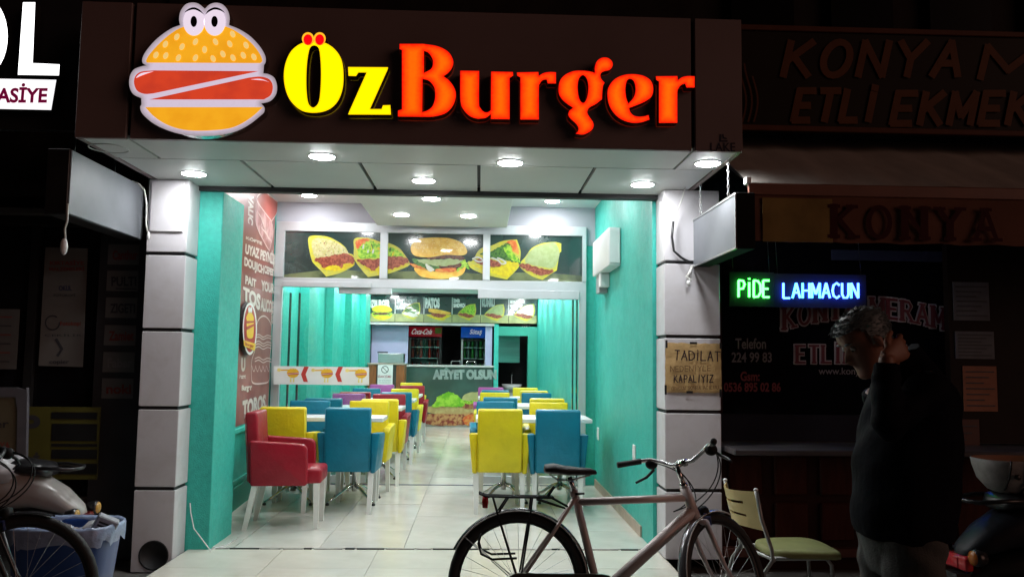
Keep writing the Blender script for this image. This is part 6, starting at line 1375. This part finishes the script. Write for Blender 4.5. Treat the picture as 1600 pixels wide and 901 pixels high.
for y, x in ((2.955,1.50), (3.15,1.54)):
    body.tube([(1.53,3.05+(y-3.05)*.8,.80), (1.525,y,.62), (1.50+(x-1.5)*.5,y,.38), (x,y,.16), (x+.01,y,-.03)], [.09,.078,.052,.046,.034], skin, 14)
    body.tube([(x+.03,y,-.05), (x-.05,y,-.055), (x-.15,y,-.075)], [.036,.036,.028], skin, 12)
def remesh(mb, name, par, vox, sm=3, kind=None):
    o = mb.build(name, par); md = o.modifiers.new('remesh', 'REMESH'); md.mode = 'VOXEL'; md.voxel_size = vox; md.use_smooth_shade = True
    s_ = o.modifiers.new('smooth', 'SMOOTH'); s_.iterations = sm; s_.factor = .45
    dg = bpy.context.evaluated_depsgraph_get(); me = bpy.data.meshes.new_from_object(o.evaluated_get(dg)); me.name = name
    o.modifiers.clear(); o.data = me; return o
remesh(body, 'body', per, .0042, 3)
# jacket
jm = MB(); rings = []
for z, cx, dx, wy in ((.735,1.535,.158,.205),(.76,1.535,.170,.215),(.85,1.54,.178,.215),(1.0,1.552,.180,.212),(1.12,1.568,.172,.218),(1.21,1.583,.155,.222),(1.28,1.582,.125,.205),(1.33,1.572,.098,.150),(1.365,1.553,.078,.095),(1.395,1.54,.070,.078)):
    rings.append([Vector((cx+.004+dx*.95*math.copysign(abs(math.cos(a))**.85, math.cos(a)), 3.05+.9*wy*math.copysign(abs(math.sin(a))**.85, math.sin(a)), z+(.05*max(0, math.cos(a)) if z > 1.34 else 0))) for a in [2*PI*i/36 for i in range(36)]])
loft(jm, rings, jk, capt=True)
rn = random.Random(21)
for A, B, Cw, e in ((SL, EL, WL, .90), (SRr, ER, WR, .95)):
    pts = []; rs_ = []
    for i in range(9): u = i/8; pts.append(A+(B-A)*u); rs_.append(.074-.018*u+rn.uniform(-.004,.005))
    for i in range(1, 9): u = i/8*e; pts.append(B+(Cw-B)*u); rs_.append(.058-.014*u+rn.uniform(-.004,.005))
    jm.tube(pts, rs_, jk, 18); jm.ell(B, (.060,.060,.060), jk, 14, 10)
jo = remesh(jm, 'jacket', per, .008, 3)
NJ = [v.normal.copy() for v in jo.data.vertices]
for v, n_ in zip(jo.data.vertices, NJ):
    c = v.co; k = .004*math.sin(c.z*17+c.x*31+3*math.sin(c.y*9+c.z*5))+.0025*math.sin(c.z*37-c.x*41+2*math.sin(c.x*13))
    v.co = c+n_*k
tm = MB(); rings = []
for z, dx, wy in ((.60,.10,.17),(.70,.135,.185),(.80,.145,.185),(.84,.14,.18)): rings.append([Vector((1.535+dx*math.cos(a), 3.05+wy*math.sin(a), z)) for a in [2*PI*i/28 for i in range(28)]])
loft(tm, rings, jn, capt=True)
for y, x in ((2.955,1.50), (3.15,1.54)):
    tm.tube([(1.53,3.05+(y-3.05)*.85,.74), (1.525,y,.62), (1.515,y,.48), (1.50+(x-1.5)*.5+.01,y,.34), (x,y,.16), (x+.01,y,.0), (x+.012,y,-.055)], [.115,.102,.086,.076,.070,.068,.072], jn, 20)
to = remesh(tm, 'trousers', per, .008, 3)
for v, n_ in zip(to.data.vertices, [v.normal.copy() for v in to.data.vertices]): v.co = v.co+n_*(.004*math.sin(v.co.z*60+v.co.x*40))
for y, x in ((2.955,1.50), (3.15,1.54)):
    m = MB(); rings = []
    for xx, h, w_ in ((.085,.03,.03),(.075,.055,.040),(.0,.06,.043),(-.08,.045,.047),(-.15,.035,.048),(-.19,.022,.038),(-.20,.01,.02)): rings.append([Vector((x+xx, y+w_*math.cos(a), -.104+h*(1+math.sin(a)))) for a in [2*PI*i/18 for i in range(18)]])
    loft(m, rings, black_pl, capt=True); m.build('shoe', per)
# hair: shell over the skull plus tufts (built first where the head is, the whole figure is set in place below)
hm = MB(); hr = random.Random(8)
for (u, f1, f0, w_) in prof:
    pass
sel = [p for p in prof if p[0] >= -.055]; rings = [head_ring(p[0], p[1], p[2], p[3], .009) for p in sel]
vs = [p for r in rings for p in r]; fs = []
def covered(i, j):
    a = (i+.5)/NS*2*PI; u = sel[j][0]; c = math.cos(a)
    hl = .066 if c > .55 else (.03+.066*max(0, c) if c > .1 else (-.02 if c > -.25 else -.055))
    return u >= hl
for j in range(len(sel)-1):
    for i in range(NS):
        if covered(i, j): fs.append((j*NS+i, j*NS+(i+1) % NS, (j+1)*NS+(i+1) % NS, (j+1)*NS+i))
fs.append(tuple((len(sel)-1)*NS+i for i in range(NS)))
hm.add(vs, fs, hair_m, True)
for f in fs[:-1]:
    c = sum((vs[i] for i in f), Vector())/4; n = (c-HP).normalized()
    for _ in range(4):
        p = c+Vector((hr.uniform(-.006,.006), hr.uniform(-.006,.006), hr.uniform(-.006,.006)))
        fl = (-fw*.6-upv*.5+Vector((hr.uniform(-.3,.3),)*3)); fl = (fl-n*fl.dot(n)).normalized() if (c-HP).dot(fw) < .02 else (fw*.55+upv*.15+Vector((0,0,-.35))+Vector((hr.uniform(-.3,.3),)*3)).normalized()
        l = hr.uniform(.012,.022); hm.tube([p-n*.004, p+fl*l*.5+n*.0025, p+fl*l+n*hr.uniform(-.004,.001)], [.0018,.0014,.0004], hair_m, 3, caps=False)
hm.build('hair', per, recalc=False)
for s_ in (-1, 1):
    e = MB(); e.ell(hp(.0665, s_*.031, .008), (.0112,)*3, pm('eye_white', (.30,.28,.26), rough=.35), 12, 8); e.ell(hp(.0745, s_*.0322, .003), (.0052,)*3, pm('eye_iris', (.03,.02,.015), rough=.2), 10, 6); e.build('eye', per)
    m = MB(); m.tube([hp(.083, s_*.018, .030), hp(.084, s_*.032, .034), hp(.072, s_*.050, .029)], [.003,.0045,.002], hair_m, 6); m.build('eyebrow', per)
per.location.x += .022
